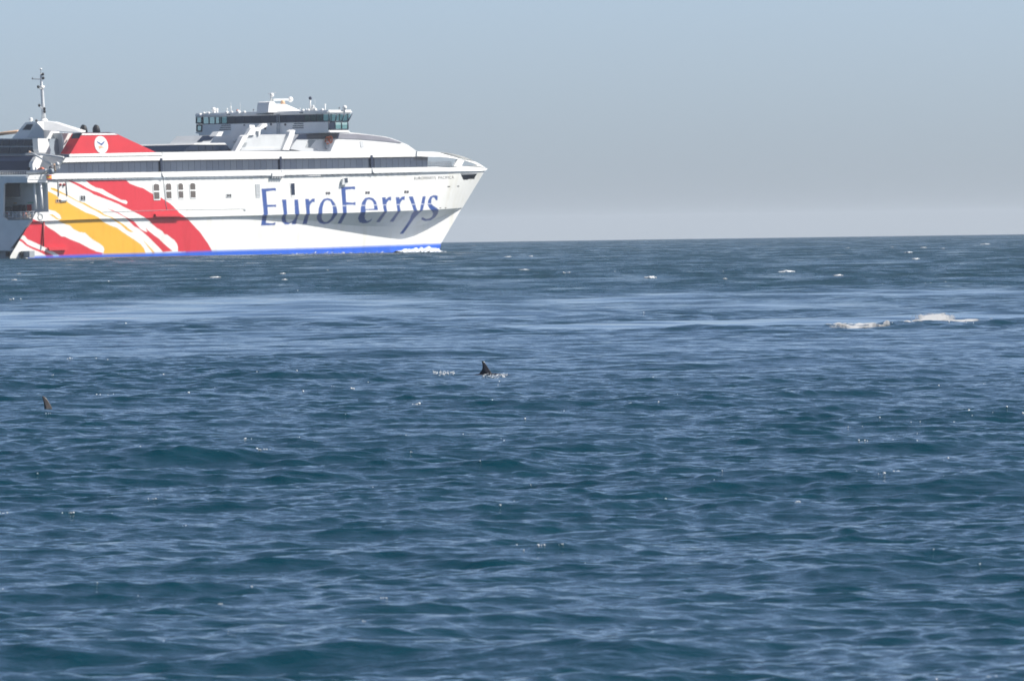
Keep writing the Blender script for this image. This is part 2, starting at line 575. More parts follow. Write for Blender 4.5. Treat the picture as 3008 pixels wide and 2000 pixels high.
LET = [
    [(188, 255), (355, 247), (358, 282), (335, 275), (243, 287), (256, 440), (335, 441), (358, 434), (358, 468), (340, 464), (258, 466), (266, 545), (252, 562), (240, 650), (320, 655), (352, 638), (345, 675), (183, 680), (200, 565), (215, 545)],
    [(425, 380), (475, 380), (487, 545), (470, 565), (468, 600), (480, 638), (505, 648), (540, 636), (575, 600), (588, 560), (575, 540), (568, 380), (612, 378), (628, 545), (612, 570), (585, 665), (535, 668), (545, 640), (500, 668), (460, 668), (430, 640), (420, 600), (430, 565), (445, 545)],
    [(693, 375), (738, 372), (742, 400), (775, 370), (806, 368), (803, 415), (780, 405), (750, 440), (745, 480), (750, 545), (735, 570), (712, 662), (663, 664), (690, 570), (708, 540)],
    [(950, 362), (1000, 375), (1035, 420), (1060, 480), (1068, 540), (1050, 565), (1010, 620), (960, 655), (905, 664), (860, 650), (830, 610), (828, 570), (845, 540), (850, 480), (870, 420), (905, 375)],
    [(1108, 235), (1270, 228), (1272, 268), (1240, 258), (1160, 268), (1168, 410), (1240, 415), (1275, 408), (1275, 445), (1240, 438), (1170, 440), (1175, 540), (1160, 560), (1110, 655), (1068, 655), (1118, 560), (1130, 535)],
    [(1430, 352), (1480, 365), (1510, 400), (1525, 440), (1535, 502), (1395, 500), (1390, 530), (1380, 570), (1385, 608), (1410, 628), (1440, 620), (1470, 598), (1450, 630), (1410, 650), (1360, 655), (1320, 640), (1305, 600), (1315, 560), (1335, 535), (1335, 480), (1350, 410), (1385, 365)],
    [(1580, 355), (1622, 352), (1625, 380), (1655, 352), (1688, 345), (1685, 395), (1660, 385), (1635, 420), (1630, 460), (1642, 515), (1620, 545), (1555, 640), (1510, 640), (1580, 545), (1605, 520), (1590, 440)],
    [(1738, 352), (1780, 350), (1783, 375), (1812, 348), (1845, 340), (1842, 388), (1818, 382), (1793, 415), (1785, 460), (1798, 510), (1770, 545), (1712, 635), (1668, 636), (1735, 545), (1760, 515), (1748, 440)],
    [(1888, 345), (1938, 343), (1965, 430), (1985, 500), (2000, 518), (2018, 505), (2032, 430), (2050, 345), (2086, 340), (2072, 430), (2052, 500), (2010, 535), (1950, 600), (1900, 670), (1825, 775), (1785, 775), (1850, 690), (1900, 610), (1925, 540), (1950, 515), (1920, 430)],
    [(2225, 340), (2222, 385), (2205, 390), (2185, 358), (2165, 354), (2152, 380), (2150, 420), (2170, 450), (2210, 475), (2238, 500), (2225, 545), (2190, 590), (2140, 620), (2080, 627), (2035, 610), (2040, 585), (2065, 592), (2090, 605), (2130, 598), (2158, 578), (2172, 545), (2160, 515), (2128, 480), (2108, 440), (2112, 395), (2135, 350), (2170, 330), (2205, 330)],
]
for l in LET: paint.append((INK, zG(l)))
paint.append((WHITE, zG([(948, 385), (985, 400), (1008, 450), (1014, 500), (1014, 545), (990, 600), (950, 638), (912, 640), (888, 610), (882, 570), (892, 545), (894, 480), (908, 420), (925, 395)])))
paint.append((WHITE, zG([(1430, 378), (1465, 390), (1486, 430), (1490, 486), (1390, 489), (1388, 450), (1398, 410), (1410, 385)])))
paint.append(((0.62, 0.64, 0.70), zG([(1010, 450), (2160, 426), (2160, 434), (1010, 459)])))
bt = zB([(85 * 4.718, 1332), (720, 1322), (1400, 1302), (2359, 1278)]) + zD([(860, 1160), (2359, 1120)]) + zG([(1300, 918), (2150, 886), (2400, 880)])
paint.append((BOOT, bt + [(1340, 800), (60, 800)]))


def inside(poly, x, y):
    p = np.array(poly)
    r = np.zeros(x.shape, bool)
    bb = (x >= p[:, 0].min()) & (x <= p[:, 0].max()) & (y >= p[:, 1].min()) & (y <= p[:, 1].max())
    ii = np.nonzero(bb)[0]
    if not len(ii): return r
    xs, ys = x[ii], y[ii]
    c = np.zeros(len(ii), bool)
    for i in range(len(p)):
        x1, y1 = p[i]; x2, y2 = p[i - 1]
        if y1 == y2: continue
        c ^= ((y1 > ys) != (y2 > ys)) & (xs < (x2 - x1) * (ys - y1) / (y2 - y1) + x1)
    r[ii] = c
    return r


def paint_at(px, py):
    acc = np.zeros((len(px), 3))
    offs = [(-0.55, -0.2), (0.2, -0.55), (0.55, 0.2), (-0.2, 0.55)]
    for ox, oy in offs:
        c = np.tile(np.array(WHITE), (len(px), 1))
        for colr, poly in paint:
            c[inside(poly, px + ox, py + oy)] = colr
        acc += c
    return acc / len(offs)


# rows of the side shell in the photograph's outline: (aft x, forward x, line y(x), y offset inboard(x))
lip_bot = zB([(380, 305), (720, 290), (2230, 258)]) + zE([(0, 1278), (1560, 1245)]) + zF([(1110, 505), (2000, 487)])
knuckle = [(80, 651), (145, 649), (290, 643), (554, 638), (766, 632.5), (1040, 625), (1287, 616), (1358, 611)]
chine = [(70, 659), (145, 655), (290, 649), (554, 644.5), (700, 642), (766, 645), (860, 656), (940, 670), (974, 683), (1050, 696), (1140, 701.5), (1235, 702), (1275, 672), (1318, 643), (1356, 614)]
boot = [(p[0], p[1]) for p in bt]
HOLE_BOW = zN([(1437, 290), (1920, 265), (1880, 330), (1820, 440), (1515, 458)])
HOLES = [HOLE_BOW]


def ycurve(xf):
    """the side wall of one row turns inboard to meet the stem at xf"""
    return lambda px: -13.3 + 3.2 * np.maximum(0, (np.asarray(px, float) - (xf - 110)) / 110.0) ** 1.8


def ylow(px):
    px = np.asarray(px, float)
    return -12.95 + 2.9 * sstep(650, 1290, px) ** 1.15


def hull_rows(ncol):
    u = np.linspace(0, 1, ncol)
    key = []
    def row(xa, xf, fy, fo):
        x = xa + (xf - xa) * u
        key.append((x, np.asarray(fy(x)), np.asarray(fo(x))))
    L = lambda pts: (lambda x: lerp_line(pts, x))
    row(140, 1424, L(lip_bot), ycurve(1424))
    row(143, 1373, lambda x: lerp_line(lip_bot, x) * 0.27 + lerp_line(knuckle, x) * 0.73 + 5, ycurve(1373))
    row(106, 1372.7, lambda x: lerp_line(lip_bot, x) * 0.27 + lerp_line(knuckle, x) * 0.73 + 5.4, ycurve(1372.7))
    row(92, 1358.5, L(knuckle), ycurve(1358.5))
    row(88, 1356, lambda x: lerp_line(knuckle, x) + 0.55 * (lerp_line(chine, x) - lerp_line(knuckle, x)), lambda x: ylow(x))
    row(30, 1296, lambda x: lerp_line(boot, x), lambda x: ylow(x) + 0.25)
    row(24, 1286, lambda x: lerp_line(boot, x) + 48, lambda x: ylow(x) + 0.4)
    return key


def hull_shell(name, ncol, sub, m, mirror, painted):
    key = hull_rows(ncol)
    rows = []
    for a, b, k in zip(key[:-1], key[1:], sub):
        for j in range(k):
            t = j / k
            rows.append(tuple(a[i] * (1 - t) + b[i] * t for i in range(3)))
    rows.append(key[-1])
    px = np.array([r[0] for r in rows]); py = np.array([r[1] for r in rows]); yo = np.array([r[2] for r in rows])
    nr, nc = px.shape
    d = FW[None, None] + ((px - 1504) / F)[..., None] * RT - ((py - 1000) / F)[..., None] * UP
    t = (yo - np.dot(CAM - ORG, PT)) / (d @ PT)
    q = (CAM - ORG) + t[..., None] * d
    P = np.stack([q @ FX, yo * (-1 if mirror else 1), q[..., 2]], -1).reshape(-1, 3)
    idx = np.arange(nr * nc).reshape(nr, nc)
    f = np.stack([idx[:-1, :-1], idx[1:, :-1], idx[1:, 1:], idx[:-1, 1:]], -1).reshape(-1, 4)
    cx = px.reshape(-1)[f].mean(1); cy = py.reshape(-1)[f].mean(1)
    keep = np.ones(len(f), bool)
    for h in HOLES: keep &= ~inside(h, cx, cy)
    f = f[keep]
    if mirror: f = f[:, ::-1]
    me = bpy.data.meshes.new(name)
    me.from_pydata(P.tolist(), [], f.tolist())
    me.update()
    if painted:
        c = paint_at(px.reshape(-1), py.reshape(-1))
        ca = me.color_attributes.new('paint', 'FLOAT_COLOR', 'POINT')
        ca.data.foreach_set('color', np.concatenate([c, np.ones((len(c), 1))], 1).astype(np.float32).reshape(-1))
    return link(name, me, m, ferry)


def hull_material():
    m = bpy.data.materials.new('hull_paint')
    nt, b = nodes_of(m)
    N, L = nt.nodes, nt.links
    b.inputs['Roughness'].default_value = 0.38
    at = N.new('ShaderNodeAttribute')
    at.attribute_name = 'paint'
    tc = N.new('ShaderNodeTexCoord')
    mp = N.new('ShaderNodeMapping')
    mp.inputs['Scale'].default_value = (0.9, 0.9, 0.12)
    L.new(tc.outputs['Object'], mp.inputs['Vector'])
    nz = N.new('ShaderNodeTexNoise')
    nz.inputs['Scale'].default_value = 1.0
    nz.inputs['Detail'].default_value = 6
    L.new(mp.outputs[0], nz.inputs['Vector'])
    rp = N.new('ShaderNodeValToRGB')
    rp.color_ramp.elements[0].position = 0.28
    rp.color_ramp.elements[0].color = (0.88, 0.86, 0.80, 1)
    rp.color_ramp.elements[1].position = 0.50
    rp.color_ramp.elements[1].color = (1, 1, 1, 1)
    L.new(nz.outputs['Fac'], rp.inputs['Fac'])
    mx = N.new('ShaderNodeMixRGB')
    mx.blend_type = 'MULTIPLY'
    mx.inputs['Fac'].default_value = 0.8
    L.new(at.outputs['Color'], mx.inputs['Color1'])
    L.new(rp.outputs['Color'], mx.inputs['Color2'])
    L.new(mx.outputs['Color'], b.inputs['Base Color'])
    # faint oil-canning of the plating
    n2 = N.new('ShaderNodeTexNoise')
    n2.inputs['Scale'].default_value = 0.8
    L.new(tc.outputs['Object'], n2.inputs['Vector'])
    bp = N.new('ShaderNodeBump')
    bp.inputs['Distance'].default_value = 0.05
    bp.inputs['Strength'].default_value = 0.5
    L.new(n2.outputs['Fac'], bp.inputs['Height'])
    L.new(bp.outputs[0], b.inputs['Normal'])
    return m


hull = hull_shell('starboard_hull', 700, [48, 1, 22, 26, 54, 8], hull_material(), False, True)
tag(hull, 'white side wall painted with red and yellow brush stripes and blue EuroFerrys lettering')
hull_shell('port_hull', 90, [6, 1, 3, 4, 6, 2], M['white'], True, False)

# closing plates between the two hulls
z_kn = pY(700, 634, -13.3)[2]
z_lip = pY(700, 518, -13.3)[2]
box('wet_deck', 2.0, 76, -8.4, 8.4, z_kn - 0.6, z_kn - 0.1, M['offwhite'])
box('car_deck_bulkhead', 9.0, 74, -12.6, 12.6, z_kn + 0.5, z_lip - 0.3, M['offwhite'])
box('foredeck', 78, 91, -9.2, 9.2, z_lip + 0.1, z_lip + 0.3, M['grey'])
box('bow_bulkhead', 84, 84.4, -9.5, 9.5, z_kn + 0.6, z_lip, M['white'])
for s in (-1, 1):
    side_pts = [(2, 0.2), (80, 0.2), (80, z_kn - 0.7), (2, z_kn - 0.7)]
    prism('inner_hull', [(x, s * 8.4, z - (1.2 if z < 1 else 0)) for x, z in side_pts], (0, s * 0.2, 0), M['offwhite'])

# bow mooring opening: a dark recess
wall('mooring_recess', [(x, y) for x, y in zN([(1400, 240), (1960, 240), (1960, 480), (1400, 480)])], 1.3, 0.1, M['navy'])
rim = zN([(1437, 290), (1920, 265), (1905, 300), (1450, 320)])
wall('mooring_port_sill', rim, 0.05, 0.9, M['seam'])

# ---- main superstructure -------------------------------------------------------
band_top = [(60, 480.5), (180, 478), (440, 472), (940, 465), (1240, 460.5), (1257, 461)]
band_bot = [(60, 512), (160, 510), (440, 506), (940, 497), (1240, 491.5), (1260, 491)]
roof_l = [(205, 452.5), (465, 447.5), (690, 444), (1000, 446), (1226, 447)]
house = [(163, 511), (183, 470), (205, 453)] + roof_l[1:] + [(1257, 461), (1255, 491)]
side('main_house', house, -13.0, 26.0, M['navy'])
fas = [(181, 477.6), (186, 463.5), (477, 459)] + [(477, 448)] + roof_l[2:] + [(1226, 447), (1257, 461)] + [(x, y) for x, y in band_top[::-1] if 180 < x < 1250] + []
side('roof_fascia', fas, -13.25, 0.25, M['white'])
side('roof_edge_strip', [(204, 454.5), (468, 450), (478, 452.5), (478, 457), (204, 461)], -13.2, 0.2, M['white'])
side('roof_slab', [(205, 453), (465, 448), (690, 445), (1000, 447), (1224, 448), (1224, 452), (205, 457)], -13.1, 26.2, M['white'])
# window panes of the long lounge band, each its own sheet
xs = np.arange(184, 1252, 17.6)
joints = (474, 825, 1092)
for i, x in enumerate(xs):
    x0, x1 = x + 0.35, min(x + 17.3, 1254)
    for j in joints:
        if x0 < j < x1:
            if j - x0 > x1 - j: x1 = j - 3.2
            else: x0 = j + 3.2
    p = [(x0, lerp_line(band_top, x0) + 0.5), (x1, lerp_line(band_top, x1) + 0.5), (x1 + 0.5, lerp_line(band_bot, x1) - 0.3), (x0 + 0.5, lerp_line(band_bot, x0) - 0.3)]
    if i == 0:
        p[3] = (164, 510)
    side('window_pane', p, -13.06 - random.uniform(0, 0.012), 0.04, random.choice(GL))
for j in joints:
    side('expansion_joint', [(j - 3, lerp_line(band_top, j) - 6), (j + 3, lerp_line(band_top, j) - 6), (j + 3.6, lerp_line(band_bot, j) + 2), (j - 1.5, lerp_line(band_bot, j) + 2)], -13.32, 0.3, M['navy'])
    tube('joint_pipe', [pY(j + 1, lerp_line(band_bot, j) + 1, -13.62), pY(j + 2, lerp_line(band_bot, j) + 10, -13.66), pY(j + 6, lerp_line(lip_bot, j) - 2, -13.66)], 0.09, M['seam'])
# the rounded lip below the windows, with its scalloped edge
lip_top = band_bot[1:] + zF([(1570, 418), (1675, 415), (1910, 404)]) + [(1432, 496)]
lip_edge = zB([(385, 270), (720, 268), (2230, 240)]) + zE([(0, 1258), (1560, 1226)]) + zF([(1110, 498), (2005, 480)])
lp = zB([(385, 250), (410, 215), (640, 200)]) + lip_top[0:1] + lip_top[1:] + [(1424, 503)] + lip_edge[::-1]
wall('lip', lp, -0.32, 0.5, M['white'])
for x in np.arange(168, 1230, 17.4):
    if abs(x - 815) < 24 or abs(x - 478) < 16: continue
    y = lerp_line(lip_edge, x)
    side('scallop', [(x - 8.4, y - 0.6), (x + 8.4, y - 0.8), (x + 8.0, y + 1.6), (x + 4.5, y + 2.7), (x - 4.5, y + 2.8), (x - 8.0, y + 1.8)], -13.56, 0.3, M['seam'])
side('lip_rail', zH([(450, 165), (780, 160), (780, 205), (455, 205)]), -13.55, 0.2, M['white'])
side('drain_box', zC([(1700, 1215), (1865, 1210), (1868, 1262), (1698, 1265)]), -13.78, 0.3, M['white'])
for k in range(5):
    x = 1690 + k * 34
    side('drain_spout', zC([(x, 1268), (x + 26, 1267), (x + 22, 1292), (x + 4, 1294)]), -13.72, 0.2, M['seam'])

# bow visor: the arched rim with its two openings
arc = [(1065, 215), (1250, 218), (1430, 228), (1600, 255), (1750, 300), (1880, 360), (1980, 420), (2040, 462)]
arc = [(1065, 213), (1250, 216), (1430, 226), (1520, 239), (1600, 255), (1680, 277), (1750, 300), (1820, 330), (1880, 360), (1935, 390), (1980, 420), (2040, 460)]
wall('visor_rim', zF(arc + [(2000, 478), (1910, 406), (1820, 366), (1720, 335), (1630, 318), (1520, 302), (1400, 292), (1210, 289), (1060, 280)]), -0.15, 0.4, M['white'])
wall('visor_strut', zF([(1632, 316), (1722, 333), (1675, 420), (1570, 423)]), -0.1, 0.35, M['white'])
wall('visor_base', zF([(1196, 430), (1570, 418), (1675, 415), (1910, 404), (2035, 462), (1990, 482), (1196, 498)]), -0.05, 0.3, M['white'])
for yy in (362, 385, 408):
    a, b = zF([(1135, yy + 4), (1535, yy - 2)])
    tube('railing_rail', [pY(a[0], a[1], -12.2), pY((a[0] + b[0]) / 2, (a[1] + b[1]) / 2, -12.1), pY(b[0], b[1], -11.9)], 0.05, M['white'])
for k in range(13):
    x = 1138 + k * 33
    a, b = zF([(x, 362), (x, 430)])
    tube('railing_post', [pY(a[0], a[1], -12.15), pY(b[0], b[1], -12.15)], 0.045, M['white'], seg=6)

# ---- windows, vents and fittings on the side wall --------------------------------
for x0, x1, y0, y1, z in ((2130, 2210, 330, 545, zB), (225, 300, 230, 440, zD), (395, 465, 228, 435, zD), (560, 635, 225, 430, zD)):
    fr = side('window', z([(x0 - 14, y0 + 6), (x0 + 6, y0 - 14), (x1 - 16, y0 - 14), (x1 + 8, y0 + 10), (x1 + 14, y1 + 14), (x0 + 4, y1 + 14)]), -13.36, 0.06, M['white'])
    ym = (y0 + y1) / 2
    side('pane', z([(x0, y0 + 24), (x0 + 14, y0 + 4), (x1 - 20, y0 + 4), (x1 - 4, y0 + 22), (x1 - 2, ym - 12), (x0 + 4, ym - 12)]), -13.385, 0.05, WG, fr)
    side('pane', z([(x0 + 5, ym + 10), (x1 - 1, ym + 10), (x1 + 2, y1 - 4), (x0 + 12, y1 - 4)]), -13.385, 0.05, WG, fr)
for x0, y0, w, h, z in ((1112, 492, 78, 74, zB), (1062, 376, 74, 50, zD), (775, 545, 72, 46, zB)):
    fr = side('vent', z([(x0, y0), (x0 + w, y0 - 2), (x0 + w, y0 + h), (x0, y0 + h + 2)]), -13.37, 0.06, M['offwhite'] if z is zD or y0 < 500 else M['sand'])
    for k in (0.14, 0.56):
        side('slot', z([(x0 + w * k, y0 + 7), (x0 + w * (k + 0.3), y0 + 7), (x0 + w * (k + 0.3), y0 + h - 9), (x0 + w * k, y0 + h - 9)]), -13.39, 0.05, M['black'], fr)
side('bracket_arm', zB([(850, 556), (935, 552), (935, 572), (850, 580)]), -13.5, 0.2, M['seam'])
for x0, y0 in ((935, 292), (1392, 286), (1842, 277)):
    for k in (0, 28):
        side('scupper', zG([(x0 + k, y0), (x0 + k + 20, y0 - 1), (x0 + k + 21, y0 + 26), (x0 + k + 1, y0 + 28)]), -13.36, 0.06, M['letter'])
g = side('vent_grille', zG([(118, 200), (172, 196), (178, 356), (128, 362)]), -13.36, 0.06, M['offwhite'])
for k in range(9):
    y = 208 + k * 16
    side('grille_slat', zG([(123 + k * 0.8, y), (170 + k * 0.8, y - 2), (170 + k * 0.8, y + 5), (123 + k * 0.8, y + 7)]), -13.38, 0.04, M['steel'], g)
w_ = side('window', zG([(520, 188), (578, 184), (584, 345), (534, 350)]), -13.36, 0.06, M['white'])
side('pane', zG([(528, 194), (571, 191), (577, 326), (536, 328)]), -13.385, 0.05, DG[1], w_)
h_ = side('window_hood', zG([(1130, 145), (1150, 128), (1188, 127), (1193, 184), (1175, 200), (1122, 212)]), -13.75, 0.45, M['offwhite'])
side('pane', zG([(1150, 134), (1184, 132), (1188, 183), (1155, 186)]), -13.79, 0.06, GL[2], h_)
for pts in ([(1078, 645), (1110, 634), (1158, 636), (1150, 655), (1110, 664)], [(1345, 632), (1375, 622), (1415, 628), (1405, 645), (1370, 650)],
            [(850, 1242), (880, 1230), (914, 1234), (900, 1250), (870, 1256)], [(1000, 1240), (1025, 1228), (1052, 1236), (1040, 1252), (1012, 1254)]):
    wall('fairlead', zN(pts), -0.06, 0.08, M['black'])
# a boat-landing door frame and the straight seams of the plating
for a, b in (((808, 292), (812, 505)), ((918, 292), (930, 498))):
    p, q = zB([a, b])
    tube('door_guide', [pY(*p, -13.38), pY(*q, -13.38)], 0.07, M['seam'], seg=6)
for a in ((838, 345), (888, 345)):
    p = zB([a])[0]
    ball('door_light', pY(*p, -13.4), 0.22, M['darkred'])
for pts, z in (([(2252, 180), (2262, 270), (2290, 560), (2312, 690)], zB),):
    tube('plating_seam', [pY(*p, -13.31) for p in z(pts)], 0.05, M['seam'], seg=6)
tube('plating_seam', [pY(*p, -13.31) for p in zB([(1420, 725), (1820, 712), (2320, 696)]) + zD([(640, 596), (1330, 584)])], 0.035, M['seam'], seg=6)
side('seam_box', zD([(1310, 580), (1335, 578), (1338, 606), (1314, 608)]), -13.4, 0.1, M['offwhite'])
side('sponson_cap', zB([(2155, 748), (2359, 745)]) + zD([(430, 652), (446, 690), (90, 692)]), -13.62, 0.35, M['red'])
side('fender_bar', zB([(668, 1212), (940, 1206), (936, 1248), (690, 1254)]), -13.2, 0.3, M['red'])
tube('stern_pipe', [pY(*p, -13.05) for p in zB([(608, 860), (603, 1060), (600, 1200)])], 0.13, M['darkred'])
# ship's name and hull marks
fnt = bpy.data.curves.new('name_text', 'FONT')
fnt.body = 'EUROFERRYS  PACIFICA'
fnt.size = 1.0
tmp = bpy.data.objects.new('name_text', fnt)
COL.objects.link(tmp)
bpy.context.view_layer.update()
tme = bpy.data.meshes.new_from_object(tmp.evaluated_get(bpy.context.evaluated_depsgraph_get()))
bpy.data.objects.remove(tmp)
vx = [v.co.x for v in tme.vertices]
x_min, x_max = min(vx), max(vx)
for v in tme.vertices:
    u_ = (v.co.x - x_min) / (x_max - x_min)
    px_ = 1216.5 + u_ * 117
    py_ = 528.5 - u_ * 3.2 - v.co.y / 0.72 * 8.4
    v.co = Vector(pY(px_, py_, YW(px_, py_) - 0.02))
link('ship_name', tme, M['letter'], ferry)
side('flag_panel', zJ([(1292, 1275), (1430, 1268), (1436, 1388), (1296, 1392)]), -13.66, 0.05, M['red'])
side('flag_stripe', zJ([(1293, 1303), (1432, 1297), (1434, 1358), (1295, 1362)]), -13.68, 0.05, M['yellow'])
for a, b in ((955, 1015), (1065, 1100), (1106, 1150), (1156, 1210)):
    side('registry_lettering', zJ([(a, 1316), (b, 1313), (b, 1337), (a, 1340)]), -13.655, 0.02, M['offwhite'])

# ---- forward lounge and its streamlined nose -----------------------------------------
nose = [(530, 890), (620, 752), (660, 690), (1215, 662), (1280, 650), (1500, 674), (1700, 698), (1850, 718), (1930, 738), (2000, 765), (2080, 797), (2150, 825), (2230, 880), (2295, 930), (2300, 962), (530, 962)]
side('forward_lounge', zE(nose), -10.6, 21.2, M['white'])
side('lounge_glazing', zE([(655, 688), (760, 681), (1000, 673), (1213, 667), (1193, 745), (900, 751), (612, 757)]), -10.7, 0.1, DG[1])
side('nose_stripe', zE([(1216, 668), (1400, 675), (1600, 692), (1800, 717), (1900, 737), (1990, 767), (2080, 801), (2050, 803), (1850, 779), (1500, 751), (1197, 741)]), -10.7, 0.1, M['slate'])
side('stair_recess', zE([(795, 764), (885, 764), (805, 866), (736, 870)]), -10.68, 0.08, M['grey'])
side('stair_screen', zE([(530, 888), (616, 762), (780, 762), (730, 868), (905, 885), (915, 938), (810, 942)]), -11.2, 0.1, M['offwhite'])
side('nose_vent', zE([(1497, 780), (1540, 777), (1556, 858), (1510, 864)]), -10.66, 0.08, M['offwhite'])
rings = zE([(1050, 790)])[0]
c = Vector(pY(*rings, -10.9))
for k, (dx, dz, mm) in enumerate(((0, 0.25, 'orange'), (0.5, 0.35, 'orange'), (-0.1, -0.5, 'offwhite'))):
    pts = [(c.x + dx + 0.42 * math.cos(a), c.y, c.z + dz + 0.5 * math.sin(a)) for a in np.linspace(0, 2 * math.pi, 15)]
    tube('life_ring', pts, 0.13, M[mm], cap=False, seg=6)

# ---- pylons, casing and after lounge windows under the bridge ------------------------
aft('bridge_casing', zC([(830, 812), (900, 700), (1095, 695), (1200, 582), (1380, 556), (1390, 600), (1195, 912), (1120, 912), (1050, 812)]), 47.5, 1.0, M['white'])
side('casing_panel', zC([(1370, 690), (1930, 684), (1850, 903), (1240, 912)]), -11.0, 0.3, M['offwhite'])
side('casing_sill', zC([(1270, 880), (1840, 868), (1840, 905), (1260, 914)]), -11.1, 0.2, M['offwhite'])
side('pylon', zC([(1183, 916), (1290, 712), (1320, 694), (1372, 700), (1240, 915)]), -11.6, 0.9, M['white'])
side('pylon', zC([(1838, 900), (1925, 700), (1940, 645), (1985, 620), (2016, 628), (2005, 690), (1930, 905)]), -11.6, 0.9, M['white'])
side('pylon_arm', zC([(1340, 702), (1400, 602), (1450, 586), (1520, 592), (1560, 540), (1622, 532), (1632, 570), (1540, 622), (1530, 690), (1510, 690), (1510, 640), (1465, 640), (1460, 692)]), -11.3, 0.7, M['white'])
side('pylon_light_strip', zC([(915, 712), (960, 650), (1025, 645), (990, 712)]), -6, 1.5, M['white'])
side('casing_vent', zC([(1305, 800), (1352, 798), (1325, 858), (1282, 862)]), -11.06, 0.08, M['grey'])
side('aft_skylight', zC([(470, 918), (560, 832), (1062, 826), (1135, 914)]), -9.2, 18, DG[0])
for k in range(5):
    a = 575 + k * 100
    side('window_pane', zC([(a - 70 * (k == 0), 905), (a, 838), (a + 94, 836), (a + 94 + 50 * (k == 4), 905)]), -9.26, 0.05, random.choice(DG))
side('skylight_roof', zC([(600, 828), (620, 810), (1040, 803), (1062, 822), (1060, 828)]), -9.3, 18.2, M['white'])
side('port_lounge', zC([(628, 814), (660, 786), (740, 702), (908, 698), (850, 790), (838, 814)]), 3, 6, M['offwhite'])
side('port_lounge_glazing', zC([(660, 786), (740, 704), (906, 699), (852, 765), (745, 770), (725, 786)]), 2.9, 0.1, DG[0])
ball('searchlight', pX(*zC([(1168, 776)])[0], 47.2), 0.28, M['white'])

# ---- the bridge: a span across the full beam -----------------------------------------
BX0, BX1, BYS, BYP = 59.6, 63.5, -13.05, 15.4
zt = lambda y: pX(780, y, BX0)[2]
Z_roof, Z_wt, Z_wb, Z_bot = zt(330.5), zt(340), zt(362), zt(396.5)
Z_lw = zt(385)
br = []
aft('bridge_body', [(595, 366.2), (965.5, 358.2), (965.5, 389), (900, 393), (660, 398.5), (598, 397.5), (575, 392), (574, 389), (594, 388)], BX0, 3.9, M['white'], ymax=20)
box('bridge_floor', BX0 + 0.05, BX1 + 0.3, BYS - 0.15, BYP + 1.3, Z_bot + 0.05, Z_lw - 0.25, M['white'], bev=0.1)
box('bridge_roof', BX0 - 0.35, BX1 + 0.7, BYS - 0.35, BYP + 1.7, Z_wt, Z_roof + 0.1, M['white'], bev=0.2)
# central windows: dark glass over an opaque core
YC0, YC1 = pX(892, 350, BX0)[1], pX(667, 350, BX0)[1]
box('bridge_core', BX0 + 0.15, BX1 - 0.1, YC0, YC1, Z_wb, Z_wt, M['navy'])
n = 9
for k in range(n):
    a = YC0 + (YC1 - YC0) * k / n
    b = YC0 + (YC1 - YC0) * (k + 1) / n
    box('window_pane', BX0 + 0.06, BX0 + 0.11, a + 0.04, b - 0.04, Z_wb + 0.05, Z_wt - 0.03, DG[k % 3])
# see-through wings at both ends, aft and forward panes, mullions between them


def wing_panes(ya, yb, k, X):
    for i in range(k):
        a = ya + (yb - ya) * i / k
        b = ya + (yb - ya) * (i + 1) / k
        lo, hi = min(a, b), max(a, b)
        box('window_pane', X, X + 0.03, lo + 0.09, hi - 0.09, Z_wb + 0.1, Z_wt - 0.06, M['clear'])
        tube('mullion', [(X, a, Z_wb), (X, a, Z_wt)], 0.11, M['navy'], seg=6)
    tube('mullion', [(X, yb, Z_wb), (X, yb, Z_wt)], 0.11, M['navy'], seg=6)
    tube('window_transom', [(X, ya, Z_wb + 0.05), (X, yb, Z_wb + 0.05)], 0.09, M['navy'], seg=6)


Yp0 = pX(595, 350, BX0)[1]
wing_panes(YC1, Yp0, 4, BX0 + 0.08)
wing_panes(YC1, Yp0 + 0.5, 3, BX1)
wing_panes(YC0, BYS, 4, BX0 + 0.08)
wing_panes(YC0, BYS, 3, BX1)
# the starboard end: leaning glass in two tiers
slant = 0.75
for tier, (z0, z1) in enumerate(((Z_wb, Z_wt), (Z_lw, Z_wb))):
    for i in range(3):
        xa = BX0 + (BX1 - BX0) * i / 3
        xb = BX0 + (BX1 - BX0) * (i + 1) / 3
        sl1 = slant if tier == 0 else 0
        top = lambda x: x + (sl1 * (x - BX0) / (BX1 - BX0))
        prism('window_pane', [(xa + 0.07, BYS, z0 + 0.07), (xb - 0.07, BYS, z0 + 0.07), (top(xb) - 0.07, BYS - sl1 * 0.2, z1 - 0.07), (top(xa) + 0.07, BYS - sl1 * 0.2, z1 - 0.07)], (0, 0.03, 0), DG[2] if tier and i == 0 else M['clear'])
    for i in range(4):
        x = BX0 + (BX1 - BX0) * i / 3
        sl1 = slant if tier == 0 else 0
        tube('mullion', [(x, BYS, z0), (x + sl1 * i / 3, BYS - sl1 * 0.2, z1)], 0.085, M['navy'], seg=6)
    tube('window_transom', [(BX0, BYS, z0), (BX1, BYS, z0)], 0.08, M['navy'], seg=6)
for i in range(2):
    prism('window_pane', [(BX1, BYS + 0.1 + i * 1.5, Z_lw), (BX1, BYS + 1.5 + i * 1.5, Z_lw), (BX1, BYS + 1.5 + i * 1.5, Z_wb), (BX1, BYS + 0.1 + i * 1.5, Z_wb)], (0.03, 0, 0), M['clear'])
